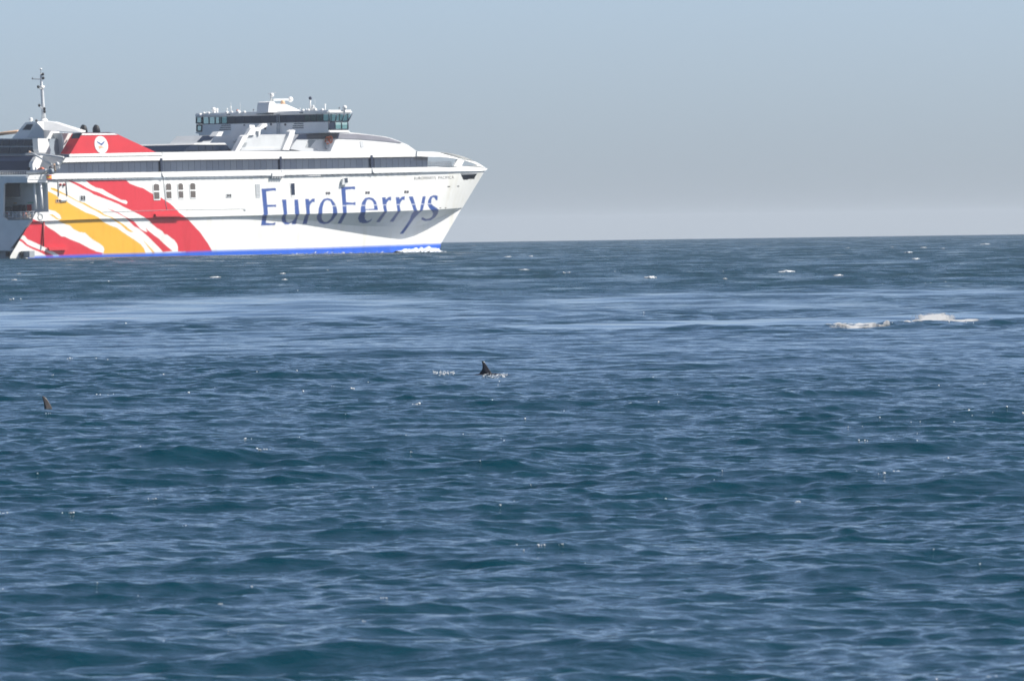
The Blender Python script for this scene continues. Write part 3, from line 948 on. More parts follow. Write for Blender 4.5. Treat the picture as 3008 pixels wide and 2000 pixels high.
# the port end: one pane above, one below, in a dark frame
for (y0, y1) in ((341.5, 364), (366, 387.5)):
    x0 = 574.5 if y0 < 350 else 576
    pl = [(x0 + 2.5, y0 + 2), (593, y0 + 2), (592.5, y1 - 1.5), (x0 + 2.5, y1 - 1.5)]
    aft('window_pane', pl, BX0 + 0.04, 0.03, M['clear'], ymax=20)
    for a, b in zip(pl, pl[1:] + pl[:1]):
        tube('window_frame', [pX(*a, BX0), pX(*b, BX0)], 0.13, M['navy'], seg=6)
# louvres, ladder and fittings on the after face of the bridge
for x0, x1, y in ((850, 1100, 932), (822, 1100, 991), (800, 1102, 1049)):
    aft('louvre_slat', zK([(x0, y - 8), (x1, y - 12), (x1, y + 8), (x0 - 8, y + 12)]), BX0 - 0.1, 0.1, M['navy'])
for x0, x1, y in ((602, 840, 886), (572, 850, 945), (556, 852, 1001)):
    aft('louvre_slat', zL([(x0, y - 6), (x1, y - 12), (x1, y + 8), (x0 - 8, y + 12)]), BX0 - 0.1, 0.1, M['navy'])
for dx in (130, 195):
    a, b = zL([(dx, 570), (dx, 1160)])
    tube('ladder_stile', [pX(*a, BX0 - 0.25), pX(*b, BX0 - 0.25)], 0.05, M['bluegrey'], seg=6)
for k in range(11):
    a, b = zL([(130, 590 + k * 52), (195, 588 + k * 52)])
    tube('ladder_rung', [pX(*a, BX0 - 0.25), pX(*b, BX0 - 0.25)], 0.035, M['bluegrey'], seg=6)
for p in zK([(1485, 938), (2225, 905), (2065, 1018)]) + zL([(355, 910)]):
    ball('deck_light', pX(*p, BX0 - 0.1), 0.17, M['letter'])
aft('rain_canopy', zK([(1815, 612), (2220, 600), (2220, 622), (1830, 632)]), BX0 - 0.9, 0.6, M['navy'])
for z, x0 in ((zK, 995), (zL, 745)):
    aft('roof_bracket', z([(x0, 625 - 50 * (z is zL)), (x0 + 90, 622 - 50 * (z is zL)), (x0 + 88, 640 - 50 * (z is zL)), (x0 + 10, 645 - 50 * (z is zL))]), BX0 - 0.5, 0.3, M['navy'])

# ---- radar house and aerials on the bridge roof --------------------------------------
side('radar_house', zC([(1640, 382), (1650, 268), (1662, 240), (1692, 228), (1728, 232), (1742, 262), (1890, 270), (2105, 362), (2100, 384)]), -1.6, 2.6, M['white'])
aft('radar_house_louvre', zC([(1575, 312), (1592, 288), (1640, 256), (1640, 318)]), 60.6, 0.1, M['letter'])
aft('radar_house_fairing', zC([(1508, 382), (1560, 322), (1645, 300), (1650, 384)]), 60.9, 1.5, M['offwhite'])
rp_ = [pY(*p, -0.5) for p in zC([(1680, 235), (1680, 120)])]
tube('radar_mast', rp_, 0.16, M['offwhite'])
ball('mast_light', pY(*zC([(1692, 142)])[0], -0.6), 0.32, M['white'])
tube('mast_yard', [pY(*p, -0.5) for p in zC([(1640, 122), (1750, 112)])], 0.05, M['steel'], seg=6)
tube('radar_stand', [pY(*p, -0.8) for p in zC([(1845, 270), (1840, 210)])], [0.42, 0.2], M['sand'])
ra, rb = [pY(*p, -0.9) for p in zC([(1715, 207), (1955, 202)])]
prism('radar_scanner', [(ra[0], -0.9, ra[2] - 0.16), (rb[0], -0.9, rb[2] - 0.16), (rb[0], -0.9, rb[2] + 0.16), (ra[0], -0.9, ra[2] + 0.16)], (0, 0.35, 0), M['offwhite'])
ball('scanner_end', (rb[0], -0.8, rb[2]), 0.42, M['white'])


def aerial(x, y0, y1, r, m, z=zC, X=61.0, top=None):
    a, b = [pX(*p, X) for p in z([(x, y0), (x, y1)])]
    tube('aerial', [a, b], [r, r * 0.6], M[m], seg=6)
    if top: ball('aerial_head', b, top[0], M[top[1]])


aerial(2225, 365, 185, 0.13, 'white', top=(0.26, 'navy'))
aerial(2262, 365, 300, 0.34, 'white', top=(0.22, 'offwhite'))
aerial(2290, 365, 200, 0.03, 'offwhite')
aerial(2285, 365, 310, 0.2, 'offwhite')
aerial(1015, 365, 275, 0.09, 'white', z=zE, top=(0.14, 'white'))
aerial(640, 620, 500, 0.34, 'white', z=zK, top=(0.36, 'white'))
aerial(730, 620, 495, 0.24, 'offwhite', z=zK, top=(0.22, 'white'))
aerial(1115, 620, 300, 0.035, 'offwhite', z=zK)
aerial(1115, 620, 430, 0.1, 'offwhite', z=zK, top=(0.12, 'white'))
aerial(1375, 610, 300, 0.03, 'offwhite', z=zK)
aerial(1010, 620, 475, 0.06, 'offwhite', z=zK, top=(0.12, 'white'))
aerial(1150, 610, 540, 0.18, 'white', z=zK)
aerial(440, 640, 545, 0.07, 'offwhite', z=zK)
aerial(650, 640, 430, 0.05, 'letter', z=zK)
aerial(1745, 620, 500, 0.04, 'letter', z=zK, top=(0.12, 'letter'))
aerial(2005, 560, 440, 0.15, 'white', z=zL, X=62.5, top=(0.34, 'white'))
aerial(1855, 560, 445, 0.06, 'letter', z=zL, X=62.0, top=(0.1, 'letter'))
for p, r_, mm in (((370, 596), 0.2, 'white'), ((500, 598), 0.22, 'white'), ((1005, 582), 0.26, 'white'), ((1325, 575), 0.36, 'white'), ((1300, 535), 0.22, 'orange'), ((1492, 572), 0.24, 'white'), ((275, 660), 0.36, 'white')):
    ball('roof_dome', pX(*zK([p])[0], BX0 - 0.2), r_, M[mm])
for p, r_ in (((850, 525), 0.25), ((1000, 512), 0.22), ((940, 500), 0.15), ((1385, 515), 0.25), ((1190, 510), 0.28), ((760, 470), 0.12)):
    ball('roof_dome', pX(*zL([p])[0], BX0 - 0.1), r_, M['white'])

# ---- red funnel housing, emblem and exhausts -----------------------------------------
side('funnel_housing', zA([(1140, 1000), (1580, 1000), (1640, 1020), (2205, 1282), (968, 1300)]), -12.0, 2.3, M['red'])
side('funnel_top_strip', zA([(1142, 1001), (1578, 1001), (1632, 1022), (1128, 1027)]), -12.06, 0.06, M['white'])
side('funnel_roof', zA([(1140, 1000), (1200, 990), (1520, 986), (1580, 1000)]), -11.9, 2.1, M['navy'])
side('funnel_base_strip', zA([(960, 1298), (2225, 1284), (2255, 1305), (962, 1326)]), -12.3, 0.4, M['white'])
aft('funnel_grille', [(x, y) for x, y in zA([(1012, 1004), (1130, 1000), (1090, 1070), (985, 1075)])], 10.6, 0.1, M['navy'])
oval = [(1130 + 385 * math.cos(a) + 60 * math.sin(a), 900 + 505 * math.sin(a)) for a in np.linspace(0, 2 * math.pi, 36, endpoint=False)]
em = side('emblem', zM(oval), -12.05, 0.05, M['white'])
side('emblem_bird', zM([(870, 695), (930, 720), (1040, 780), (1110, 825), (1170, 800), (1240, 740), (1290, 700), (1325, 730), (1280, 800), (1200, 880), (1150, 935), (1110, 920), (1060, 880), (960, 810), (890, 745)]), -12.07, 0.03, M['blue'], em)
side('emblem_band', zM([(950, 1000), (1000, 970), (1070, 955), (1140, 965), (1190, 1010), (1280, 1045), (1340, 1080), (1250, 1075), (1180, 1070), (1110, 1085), (1050, 1140), (1010, 1140), (1000, 1080)]), -12.07, 0.03, M['sand'], em)
for x in (1155, 1330):
    pts = zA([(x + 12, 1010), (x + 4, 955), (x - 4, 915), (x - 16, 905)])
    P_ = [pY(*p, -11.2) for p in pts]
    tube('exhaust_pipe', P_, [0.56, 0.56, 0.5, 0.32], M['black'], seg=14)

# ---- after house, mast and gantry ----------------------------------------------------
aft('aft_hood', zA([(160, 1076), (350, 852), (420, 842), (512, 842), (612, 960), (610, 1076)]), 11.4, 3.0, M['white'])
aft('hood_window', zA([(308, 952), (372, 878), (452, 878), (412, 955)]), 11.3, 0.1, DG[0])
aft('hood_cheek', zA([(372, 1058), (512, 850), (602, 962), (612, 1062)]), 11.25, 0.12, M['offwhite'])
bm_pts = [pX(*zA([p])[0], X) for p, X in (((512, 848), 11.6), ((600, 832), 12.6), ((742, 846), 12.4), ((1132, 968), 9.6), ((1128, 990), 9.0), ((1005, 996), 9.2), ((608, 958), 10.4))]
prism('gantry_beam', bm_pts, (1.2, 0.5, 0.05), M['white'])
pb = [pX(*zA([p])[0], X) for p, X in (((612, 1030), 12.5), ((250, 965), 13.5), ((-10, 1005), 14.0), ((-10, 1025), 14.0), ((240, 992), 13.4))]
tube('port_gantry_beam', [pX(*p, 14.5) for p in zA([(250, 978), (0, 1010), (-250, 1045)])], 0.25, M['sand'])
aft('after_casing', zJ([(1200, 25), (1340, 100), (1720, 108), (1765, 250), (1745, 690), (1400, 690), (1330, 260), (1215, 215)]), 13.2, 2.0, M['offwhite'])
side('casing_corner', zJ([(1720, 112), (2010, 108), (1790, 440), (1755, 250)]), -9.0, 0.3, M['white'])
side('house_pillar', zJ([(1042, 258), (1318, 258), (1412, 590), (1385, 665), (1090, 650), (1062, 560)]), -8.0, 1.2, M['white'])
side('pillar_foot', zJ([(1092, 652), (1388, 665), (1372, 750), (1100, 745)]), -7.8, 1.0, M['white'])
# dark sloping windows of the after lounge
aft('aft_lounge', zJ([(-2300, 300), (1040, 268), (1075, 700), (905, 920), (905, 1120), (-2300, 1160)]), 9.2, 4.0, M['bluegrey'], ymax=7.0)
for y0, y1, wd, off in ((292, 462, 196, 0), (505, 675, 262, 40), (728, 925, 318, -20), (940, 1118, 318, -20)):
    x = 1030 + off * 0.2
    k = 0
    while x > -330:
        xr, xl = x - 12, x - wd + 4
        if y0 > 700: xr, xl = xr - 130, xl - 130
        dxs = 42 * (1 if y0 < 940 else 0)
        aft('window_pane', zJ([(xl + dxs, y0), (xr + dxs * (0 if k == 0 else 1), y0 - 2), (xr, y1 - 2), (xl, y1)]), 9.12, 0.06, random.choice(DG))
        x -= wd
        k += 1
for y in (483, 690):
    aft('window_rail', zJ([(-700, y + 2), (1030, y - 10), (1032, y + 4), (-700, y + 18)]), 9.0, 0.1, M['bluegrey'], ymax=6.9)
aft('after_bulkhead', zJ([(1185, 742), (1790, 792), (1700, 905), (1500, 1235), (1340, 1235), (1090, 1110), (1175, 880)]), 5.6, 0.3, M['offwhite'])
side('curved_leg', zJ([(1010, 772), (1182, 742), (1170, 872), (1120, 1000), (1070, 1172), (912, 1172), (900, 945)]), -10.6, 0.8, M['white'])
tube('davit_arm', [pX(*p, 3.2) for p in zJ([(805, 625), (1080, 770), (1420, 975)])], 0.16, M['offwhite'])
tube('davit_arm', [pX(*p, 3.6) for p in zJ([(725, 692), (1080, 692), (1420, 735), (1760, 788)])], 0.17, M['offwhite'])
tube('davit_hook', [pX(*p, 3.0) for p in zJ([(815, 610), (822, 660)])], 0.14, M['sand'], seg=6)
tube('winch_post', [pX(*p, 3.4) for p in zJ([(1500, 960), (1525, 1150)])], 0.14, M['sand'])
tube('winch_pipe', [pX(*p, 3.5) for p in zJ([(1650, 1060), (1560, 1180), (1470, 1235)])], 0.1, M['offwhite'])
ball('winch_drum', pX(*zJ([(1590, 965)])[0], 3.5), 0.32, M['offwhite'])
ball('winch_motor', pX(*zJ([(1420, 1075)])[0], 3.5), 0.36, M['letter'])
ball('winch_motor', pX(*zJ([(1410, 1165)])[0], 3.4), 0.5, M['bluegrey'])
# mast
mp_ = [pY(*p, 0.0) for p in zA([(612, 850), (600, 700), (585, 430), (575, 330), (567, 170)])]
tube('mast', mp_, [0.42, 0.28, 0.24, 0.2, 0.13], M['offwhite'], seg=10)
tube('mast_step', [pY(*p, 0.0) for p in zA([(610, 856), (612, 800)])], [0.8, 0.42], M['white'])
tube('mast_pole', [pY(*p, 0.0) for p in zA([(567, 170), (565, 108)])], 0.05, M['steel'], seg=6)
ball('mast_head', pY(*zA([(567, 112)])[0], 0), 0.2, M['white'], sz=0.7)
tube('mast_yard', [pY(*p, 0.0) for p in zA([(450, 248), (580, 252)])], 0.06, M['letter'], seg=6)
tube('wind_vane', [pY(*p, 0.0) for p in zA([(450, 228), (450, 256)])], 0.09, M['letter'], seg=6)
tube('mast_platform', [pY(*p, 0.0) for p in zA([(578, 392), (577, 345)])], [0.3, 0.5], M['white'], seg=10)
for p in ((595, 183), (600, 236), (530, 358), (545, 614), (615, 660), (618, 700)):
    ball('mast_lamp', pY(*zA([p])[0], -0.3), 0.2, M['black'], sz=1.2)
tube('lamp_arm', [pY(*p, -0.2) for p in zA([(530, 372), (575, 385)])], 0.06, M['offwhite'], seg=6)
tube('lamp_arm', [pY(*p, -0.2) for p in zA([(548, 628), (590, 660)])], 0.06, M['offwhite'], seg=6)
ball('satellite_dome', pX(*zA([(430, 810)])[0], 12), 0.3, M['white'])
tube('dome_post', [pX(*p, 12) for p in zA([(430, 815), (432, 845)])], 0.06, M['offwhite'], seg=6)
ball('horn', pX(*zA([(506, 825)])[0], 11.5), 0.2, M['letter'])

# ---- stern: transom, mooring deck seen through its opening ---------------------------
aft('transom', zH([(-2600, 1310), (175, 1290), (330, 1080), (520, 815), (110, 822), (62, 780), (-60, 780), (-2600, 800)]), -0.4, 0.4, M['white'])
aft('transom', zH([(-2600, 120), (450, 100), (450, 208), (100, 212), (62, 235), (52, 780), (-2600, 800)]), 0.6, 0.3, M['white'])
aft('stern_ledge', zH([(-2600, 1318), (165, 1285), (168, 1325), (-2600, 1352)]), -2.2, 1.0, M['white'])
aft('stern_fender', zH([(-2600, 1345), (485, 1330), (485, 1440), (-2600, 1500)]), -1.4, 1.0, M['grey'])
for x in (-240, -70, 112, 338):
    aft('rubber_block', zH([(x - 20, 1345), (x + 20, 1343), (x + 20, 1418), (x - 20, 1420)]), -1.75, 0.3, M['rubber'])
box('mooring_deck', 0.2, 9, -12.9, 12.9, z_kn - 0.05, z_kn + 0.1, M['grey'])
aft('mooring_back_wall', zH([(-200, 190), (820, 190), (820, 830), (-200, 830)]), 4.6, 0.2, M['white'])
box('mooring_ceiling', 0.9, 8.5, -13.0, 12.9, z_lip - 0.35, z_lip - 0.2, M['white'])
for a, b in (((562, 215), (592, 640)), ((668, 215), (696, 640))):
    p, q = zH([a, b])
    tube('deck_stanchion', [pX(*p, 2.0), pX(*q, 2.0)], 0.17, M['white'])
aft('dark_locker', zH([(72, 235), (320, 225), (320, 440), (72, 445)]), 4.4, 0.15, M['slate'])
tube('locker_rail', [pX(*p, 4.2) for p in zH([(68, 460), (325, 456)])], 0.1, M['white'])
aft('winch_cover', zH([(200, 578), (350, 572), (352, 685), (205, 690)]), 3.4, 0.8, M['navy'])
aft('winch_cover', zH([(85, 610), (175, 605), (178, 690), (85, 695)]), 3.6, 0.8, M['slate'])
aft('fire_door', zH([(440, 570), (510, 566), (514, 690), (446, 692)]), 4.45, 0.1, M['red'])
aft('exit_sign', zH([(452, 528), (540, 526), (540, 546), (454, 548)]), 4.45, 0.1, M['green'])
aft('notice_strip', zH([(220, 540), (268, 538), (268, 550), (222, 552)]), 4.45, 0.1, M['yellow'])
for y in (692, 730, 768):
    tube('stern_rail', [pX(*p, 0.9) for p in zH([(68, y), (560, y - 8)])], 0.07, M['offwhite'], seg=6)
for k in range(8):
    p, q = zH([(80 + k * 66, 690), (80 + k * 66, 812)])
    tube('stern_rail_post', [pX(*p, 0.9), pX(*q, 0.9)], 0.07, M['offwhite'], seg=6)
for x, y, mm, r_ in ((112, 762, 'darkred', 0.5), (240, 775, 'offwhite', 0.42), (300, 752, 'grey', 0.4), (410, 745, 'orange', 0.35), (350, 770, 'offwhite', 0.4), (470, 750, 'sand', 0.35)):
    c = Vector(pX(*zH([(x, y)])[0], 1.4))
    pts = [(c.x, c.y + r_ * math.cos(a), c.z + r_ * math.sin(a)) for a in np.linspace(0, 2 * math.pi, 13)]
    tube('rope_coil', pts, 0.14, M[mm], cap=False, seg=6)
aft('deck_rail_panel', zJ([(-2300, 1180), (740, 1142), (742, 1160), (-2300, 1200)]), 2.2, 0.1, M['offwhite'])
for k in range(30):
    p, q = zJ([(735 - k * 48, 1145 + k * 0.6), (735 - k * 48, 1262)])
    tube('deck_rail_post', [pX(*p, 2.2), pX(*q, 2.2)], 0.05, M['offwhite'], seg=5)
side('aft_wall_end', zB([(655, 300), (672, 300), (690, 690), (674, 690)]), -13.28, 0.4, M['white'])
badge = zB([(558, 790)])[0]
c = Vector(pY(*badge, -13.32))
tube('tow_eye', [(c.x + 0.45 * math.cos(a), c.y, c.z + 0.45 * math.sin(a)) for a in np.linspace(0, 2 * math.pi, 13)], 0.07, M['seam'], cap=False, seg=6)

# ---- the rescue boat on its cradle at the stern (a thing of its own) -------------------
bt_c = pX(*zJ([(1060, 1190)])[0], 3.0)
boat = bpy.data.objects.new('rescue_boat', None)
boat.location = Vector(ORG) + Matrix.Rotation(TH, 3, 'Z') @ Vector(bt_c)
boat.rotation_euler = (0, 0, TH + math.pi / 2 + math.pi)
COL.objects.link(boat)
tag(boat, 'small grey inflatable rescue boat with orange cover under the davit at the ferry stern', 'boat')
L_ = 1.75
for s in (-1, 1):
    tube('inflatable_tube', [(-L_, s * 0.62, 0), (0.4, s * 0.66, 0.02), (1.1, s * 0.5, 0.1), (1.6, s * 0.18, 0.22), (1.75, 0, 0.25)], [0.27, 0.3, 0.28, 0.24, 0.2], M['offwhite'], boat, seg=10)
tube('boat_hull', [(-L_, 0, -0.12), (0.5, 0, -0.12), (1.5, 0, 0.12)], [0.5, 0.48, 0.12], M['grey'], boat, seg=10)
tube('cover', [(0.2, 0, 0.16), (0.9, 0, 0.28), (1.4, 0, 0.26)], [0.42, 0.46, 0.2], M['orange'], boat, seg=10)
tube('console', [(-0.4, 0, 0.1), (-0.4, 0, 0.75)], [0.28, 0.2], M['white'], boat, seg=8)
tube('outboard_engine', [(-L_ - 0.25, 0, 0.75), (-L_ - 0.3, 0, 0.4), (-L_ - 0.28, 0, -0.5)], [0.3, 0.3, 0.12], M['black'], boat, seg=8)


# ------------------------------------------------------------------ foam
def foam_material(name, thr, scale, col=(0.78, 0.79, 0.80), soft=0.14):
    m = bpy.data.materials.new(name)
    nt, b = nodes_of(m)
    N, L = nt.nodes, nt.links
    b.inputs['Base Color'].default_value = (*col, 1)
    b.inputs['Roughness'].default_value = 0.7
    geo = N.new('ShaderNodeNewGeometry')
    nz = N.new('ShaderNodeTexNoise')
    nz.inputs['Scale'].default_value = scale
    nz.inputs['Detail'].default_value = 7
    nz.inputs['Roughness'].default_value = 0.65
    mp = N.new('ShaderNodeMapping')           # foam lies in windrows, drawn out down the wind
    mp.inputs['Scale'].default_value = (1.0, 0.07, 1.0)
    L.new(geo.outputs['Position'], mp.inputs['Vector'])
    L.new(mp.outputs[0], nz.inputs['Vector'])
    at = N.new('ShaderNodeAttribute')
    at.attribute_name = 'edge'
    ad = N.new('ShaderNodeMath')
    ad.operation = 'ADD'
    L.new(nz.outputs['Fac'], ad.inputs[0])
    L.new(at.outputs['Fac'], ad.inputs[1])
    rp = N.new('ShaderNodeMapRange')
    rp.inputs['From Min'].default_value = thr
    rp.inputs['From Max'].default_value = thr + soft
    L.new(ad.outputs[0], rp.inputs['Value'])
    L.new(rp.outputs[0], b.inputs['Alpha'])
    return m


FOAM = foam_material('sea_foam', 0.66, 3.0, (0.42, 0.425, 0.43), 0.62)
FOAM_FINE = foam_material('fine_foam', 0.86, 5.0)


def foam_patch(name, cx, cy, sx, sy, m, nx=60, ny=40, lift=0.03, ang=0.0, shape=None):
    """a ragged sheet of foam floating on the waves; sizes in metres"""
    u = np.linspace(-1, 1, nx); v = np.linspace(-1, 1, ny)
    Ug, Vg = np.meshgrid(u, v)
    ex = Ug * sx; ey = Vg * sy
    X = cx + ex * math.cos(ang) - ey * math.sin(ang)
    Y = cy + ex * math.sin(ang) + ey * math.cos(ang)
    Z = sea_point(X.ravel(), Y.ravel()).reshape(X.shape) + lift
    d = np.hypot(Ug, Vg) if shape is None else shape(Ug, Vg)
    edge = np.clip(1 - d ** 2, 0, 1) ** 0.7
    idx = np.arange(nx * ny).reshape(ny, nx)
    f = np.stack([idx[:-1, :-1], idx[:-1, 1:], idx[1:, 1:], idx[1:, :-1]], -1).reshape(-1, 4)
    e = edge.ravel()
    f = f[(e[f] > 0.02).any(1)]
    base = np.array([cx, cy, float(Z.mean())])
    me = bpy.data.meshes.new(name)
    me.from_pydata((np.stack([X, Y, Z], -1).reshape(-1, 3) - base).tolist(), [], f.tolist())
    for p in me.polygons: p.use_smooth = True
    at = me.attributes.new('edge', 'FLOAT', 'POINT')
    at.data.foreach_set('value', e.astype(np.float32))
    me.update()
    o = link(name, me, m)
    o.location = base
    return o


def flat_sea(px, py):
    d = ray(px, py)
    t = HC / -d[2]
    for _ in range(4):
        q = CAM + t * d
        t = (HC + (q[0] ** 2 + q[1] ** 2) / (2 * RE)) / -d[2]
    return CAM + t * d


# the long patch of drifting foam on the right: broad head, thin tail, one ragged sheet on the waves
def drifting_foam():
    gx, gy = np.meshgrid(np.linspace(2425, 2930, 220), np.linspace(924, 974, 46))
    P_ = np.array([flat_sea(a, b) for a, b in zip(gx.ravel(), gy.ravel())])
    base = P_.mean(0)
    z = sea_point(P_[:, 0], P_[:, 1]) + 0.03
    nz_ = (vnoise(gx / 16.0, gy / 3.0, 31) - 0.5) * 0.9 + (vnoise(gx / 5.0, gy / 1.4, 32) - 0.5) * 0.5
    best = np.zeros(gx.shape)
    for cx_, cy_, rx, ry in ((2742, 942, 62, 12), (2712, 948, 36, 9), (2825, 945, 62, 7), (2880, 941, 48, 3.5), (2665, 954, 42, 5), (2545, 961, 98, 5.5), (2600, 959, 70, 5), (2460, 962, 34, 2.5)):
        d_ = np.hypot((gx - cx_) / rx, (gy - cy_ + (gx - cx_) * 0.03) / ry) + nz_ * 0.55
        best = np.maximum(best, np.clip(1.25 - d_, 0, 1))
    for cx_, cy_, rx, ry in ((2695, 946, 14, 1.6), (2702, 942, 7, 1.1), (2790, 953, 18, 3)):
        best = best * sstep(0.6, 1.1, np.hypot((gx - cx_) / rx, (gy - cy_) / ry))
    ny_, nx_ = gx.shape
    idx = np.arange(nx_ * ny_).reshape(ny_, nx_)
    f = np.stack([idx[:-1, :-1], idx[1:, :-1], idx[1:, 1:], idx[:-1, 1:]], -1).reshape(-1, 4)
    e = np.clip(best * 1.3, 0, 1).ravel()
    f = f[(e[f] > 0.03).any(1)]
    P_[:, 2] = z
    base[2] = z.mean()
    me = bpy.data.meshes.new('foam_patch')
    me.from_pydata((P_ - base).tolist(), [], f.tolist())
    for p in me.polygons: p.use_smooth = True
    at = me.attributes.new('edge', 'FLOAT', 'POINT')
    at.data.foreach_set('value', e.astype(np.float32))
    me.update()
    o = link('foam_patch', me, FOAM)
    o.location = base
    tag(o, 'broad pale foam patch with a thin tail drifting on the dark water', 'foam', kind='stuff')


drifting_foam()

# far whitecaps
caps = [(2893, 716, 26), (2712, 726, 18), (2668, 740, 24), (2690, 759, 22), (2462, 808, 26), (2310, 797, 46), (2130, 817, 12), (1910, 813, 34), (1560, 751, 14), (1492, 753, 20),
        (632, 813, 30), (830, 802, 16), (836, 820, 16), (42, 820, 14), (55, 802, 10), (2770, 728, 12), (2490, 727, 10), (1392, 720, 7), (1540, 791, 26), (270, 770, 10), (2620, 724, 8)]
FO = mat('white_water_and_glints', (0.74, 0.76, 0.78), 0.6, var=0.08, scale=3)  # shared by the whitecaps and the white lumps that stand for sun glints


def heap(name, q, w, h, dep, n, seed, m, flat=0.5):
    rnd = random.Random(seed)
    bm = bmesh.new()
    for k in range(n):
        u_ = rnd.gauss(0, 0.34)
        x = u_ * w
        y = rnd.gauss(0, 0.5) * dep
        s_ = h * (0.25 + 0.45 * rnd.random()) * max(0.25, 1 - abs(u_))
        z = float(sea_point(q[0] + x, q[1] + y)[0]) - q[2] + s_ * flat * 0.5
        mt = Matrix.Translation((x, y, z)) @ Matrix.Rotation(rnd.uniform(-0.3, 0.3), 4, 'Y') @ Matrix.Diagonal((s_ * (1.6 + 2.5 * rnd.random()), s_ * 2, s_ * flat, 1))
        bmesh.ops.create_icosphere(bm, subdivisions=1, radius=1, matrix=mt)
    for k in range(9):                        # the low crest that joins the lumps
        x = (k / 4.0 - 1) * w * 0.75
        z = float(sea_point(q[0] + x, q[1])[0]) - q[2]
        bmesh.ops.create_icosphere(bm, subdivisions=1, radius=1, matrix=Matrix.Translation((x, 0, z)) @ Matrix.Diagonal((w * 0.16, dep * 1.2, h * 0.3, 1)))
    me = bpy.data.meshes.new(name)
    for f in bm.faces: f.smooth = True
    bm.to_mesh(me)
    bm.free()
    o = link(name, me, m)
    o.location = q
    return o


for i, (px_, py_, w) in enumerate(caps):
    q = pix_to_sea(px_, py_ + 2)
    o = heap('whitecap', q, w / F * q[1] * 0.62, w / F * q[1] * 0.16, 0.7, 44, 100 + i, FO)
    tag(o, 'small whitecap breaking on the far blue sea', 'whitecap', 'whitecaps on the far sea')

# ------------------------------------------------------------------ foam thrown up along the ferry
def ferry_world(x, y, z):
    return Vector(ORG) + Matrix.Rotation(TH, 3, 'Z') @ Vector((x, y, z))


def wash(name, rows, width, seed, cover, nu=150, nv=14):
    """white water heaped against the ferry's side: a ragged ridge falling off outboard; rows are (x, y, height)"""
    rr_ = np.array(rows)
    u = np.linspace(0, 1, nu)
    t = np.linspace(0, 1, len(rows))
    bx_, by_, bh_ = (np.interp(u, t, rr_[:, i]) for i in range(3))
    v = np.linspace(0, 1, nv)
    Ug, Vg = np.meshgrid(np.arange(nu), v)
    X = np.tile(bx_, (nv, 1))
    n = 0.35 * vnoise(X * 0.8 + seed, Vg * 2, seed) + 0.35 * vnoise(X * 2.3 + seed, Vg * 4, seed + 1) + 0.3 * vnoise(X * 6 + seed, Vg * 9, seed + 2)
    ridge = np.where(Vg < 0.25, Vg / 0.25, ((1 - Vg) / 0.75) ** 1.3)
    Yg = by_[None] + 0.5 - Vg * width * (0.7 + 0.6 * n)
    Zg = 0.62 * bh_[None] * (0.3 + 1.2 * n) * ridge - 0.05 + 0.1 * np.sin(X * 5 + seed) * ridge
    P_ = np.stack([X + (n - 0.5) * 0.8, Yg, Zg], -1).reshape(-1, 3)
    idx = np.arange(nu * nv).reshape(nv, nu)
    f = np.stack([idx[:-1, :-1], idx[1:, :-1], idx[1:, 1:], idx[:-1, 1:]], -1).reshape(-1, 4)
    me = bpy.data.meshes.new(name)
    me.from_pydata(P_.tolist(), [], f.tolist())
    for p in me.polygons: p.use_smooth = True
    e = cover * (1 - 0.45 * Vg) * np.clip(np.minimum(u, 1 - u) * 14, 0, 1)[None]
    at = me.attributes.new('edge', 'FLOAT', 'POINT')
    at.data.foreach_set('value', e.astype(np.float32).ravel())
    me.update()
    o = link(name, me, FOAM_WASH)
    o.location = ORG
    o.rotation_euler = (0, 0, TH)
    return o


FOAM_WASH = foam_material('wash_foam', 0.78, 2.4, (0.62, 0.66, 0.72))
bx = lambda px, py: pY(px, py, float(ylow(px)))[0]
rows = [(bx(1150, 735), float(ylow(1150)) - 0.3, 0.5), (bx(1185, 730), float(ylow(1185)) - 0.3, 0.9), (bx(1225, 725), float(ylow(1225)) - 0.3, 1.25), (bx(1262, 725), float(ylow(1262)) - 0.2, 1.2), (bx(1292, 728), float(ylow(1290)) + 0.2, 0.8)]
tag(wash('bow_wave', rows, 3.2, 3, 0.6, 300, 20), 'white bow wave curling off the stem of the ferry', 'wave', kind='stuff')
rows = [(bx(x, 745), float(ylow(x)) - 0.4, h) for x, h in ((680, 0.15), (860, 0.18), (925, 0.45), (985, 0.35), (1060, 0.25), (1150, 0.4))]
tag(wash('side_wash', rows, 1.4, 5, 0.32, 260), 'thin white wash along the waterline of the ferry', 'wave', kind='stuff')

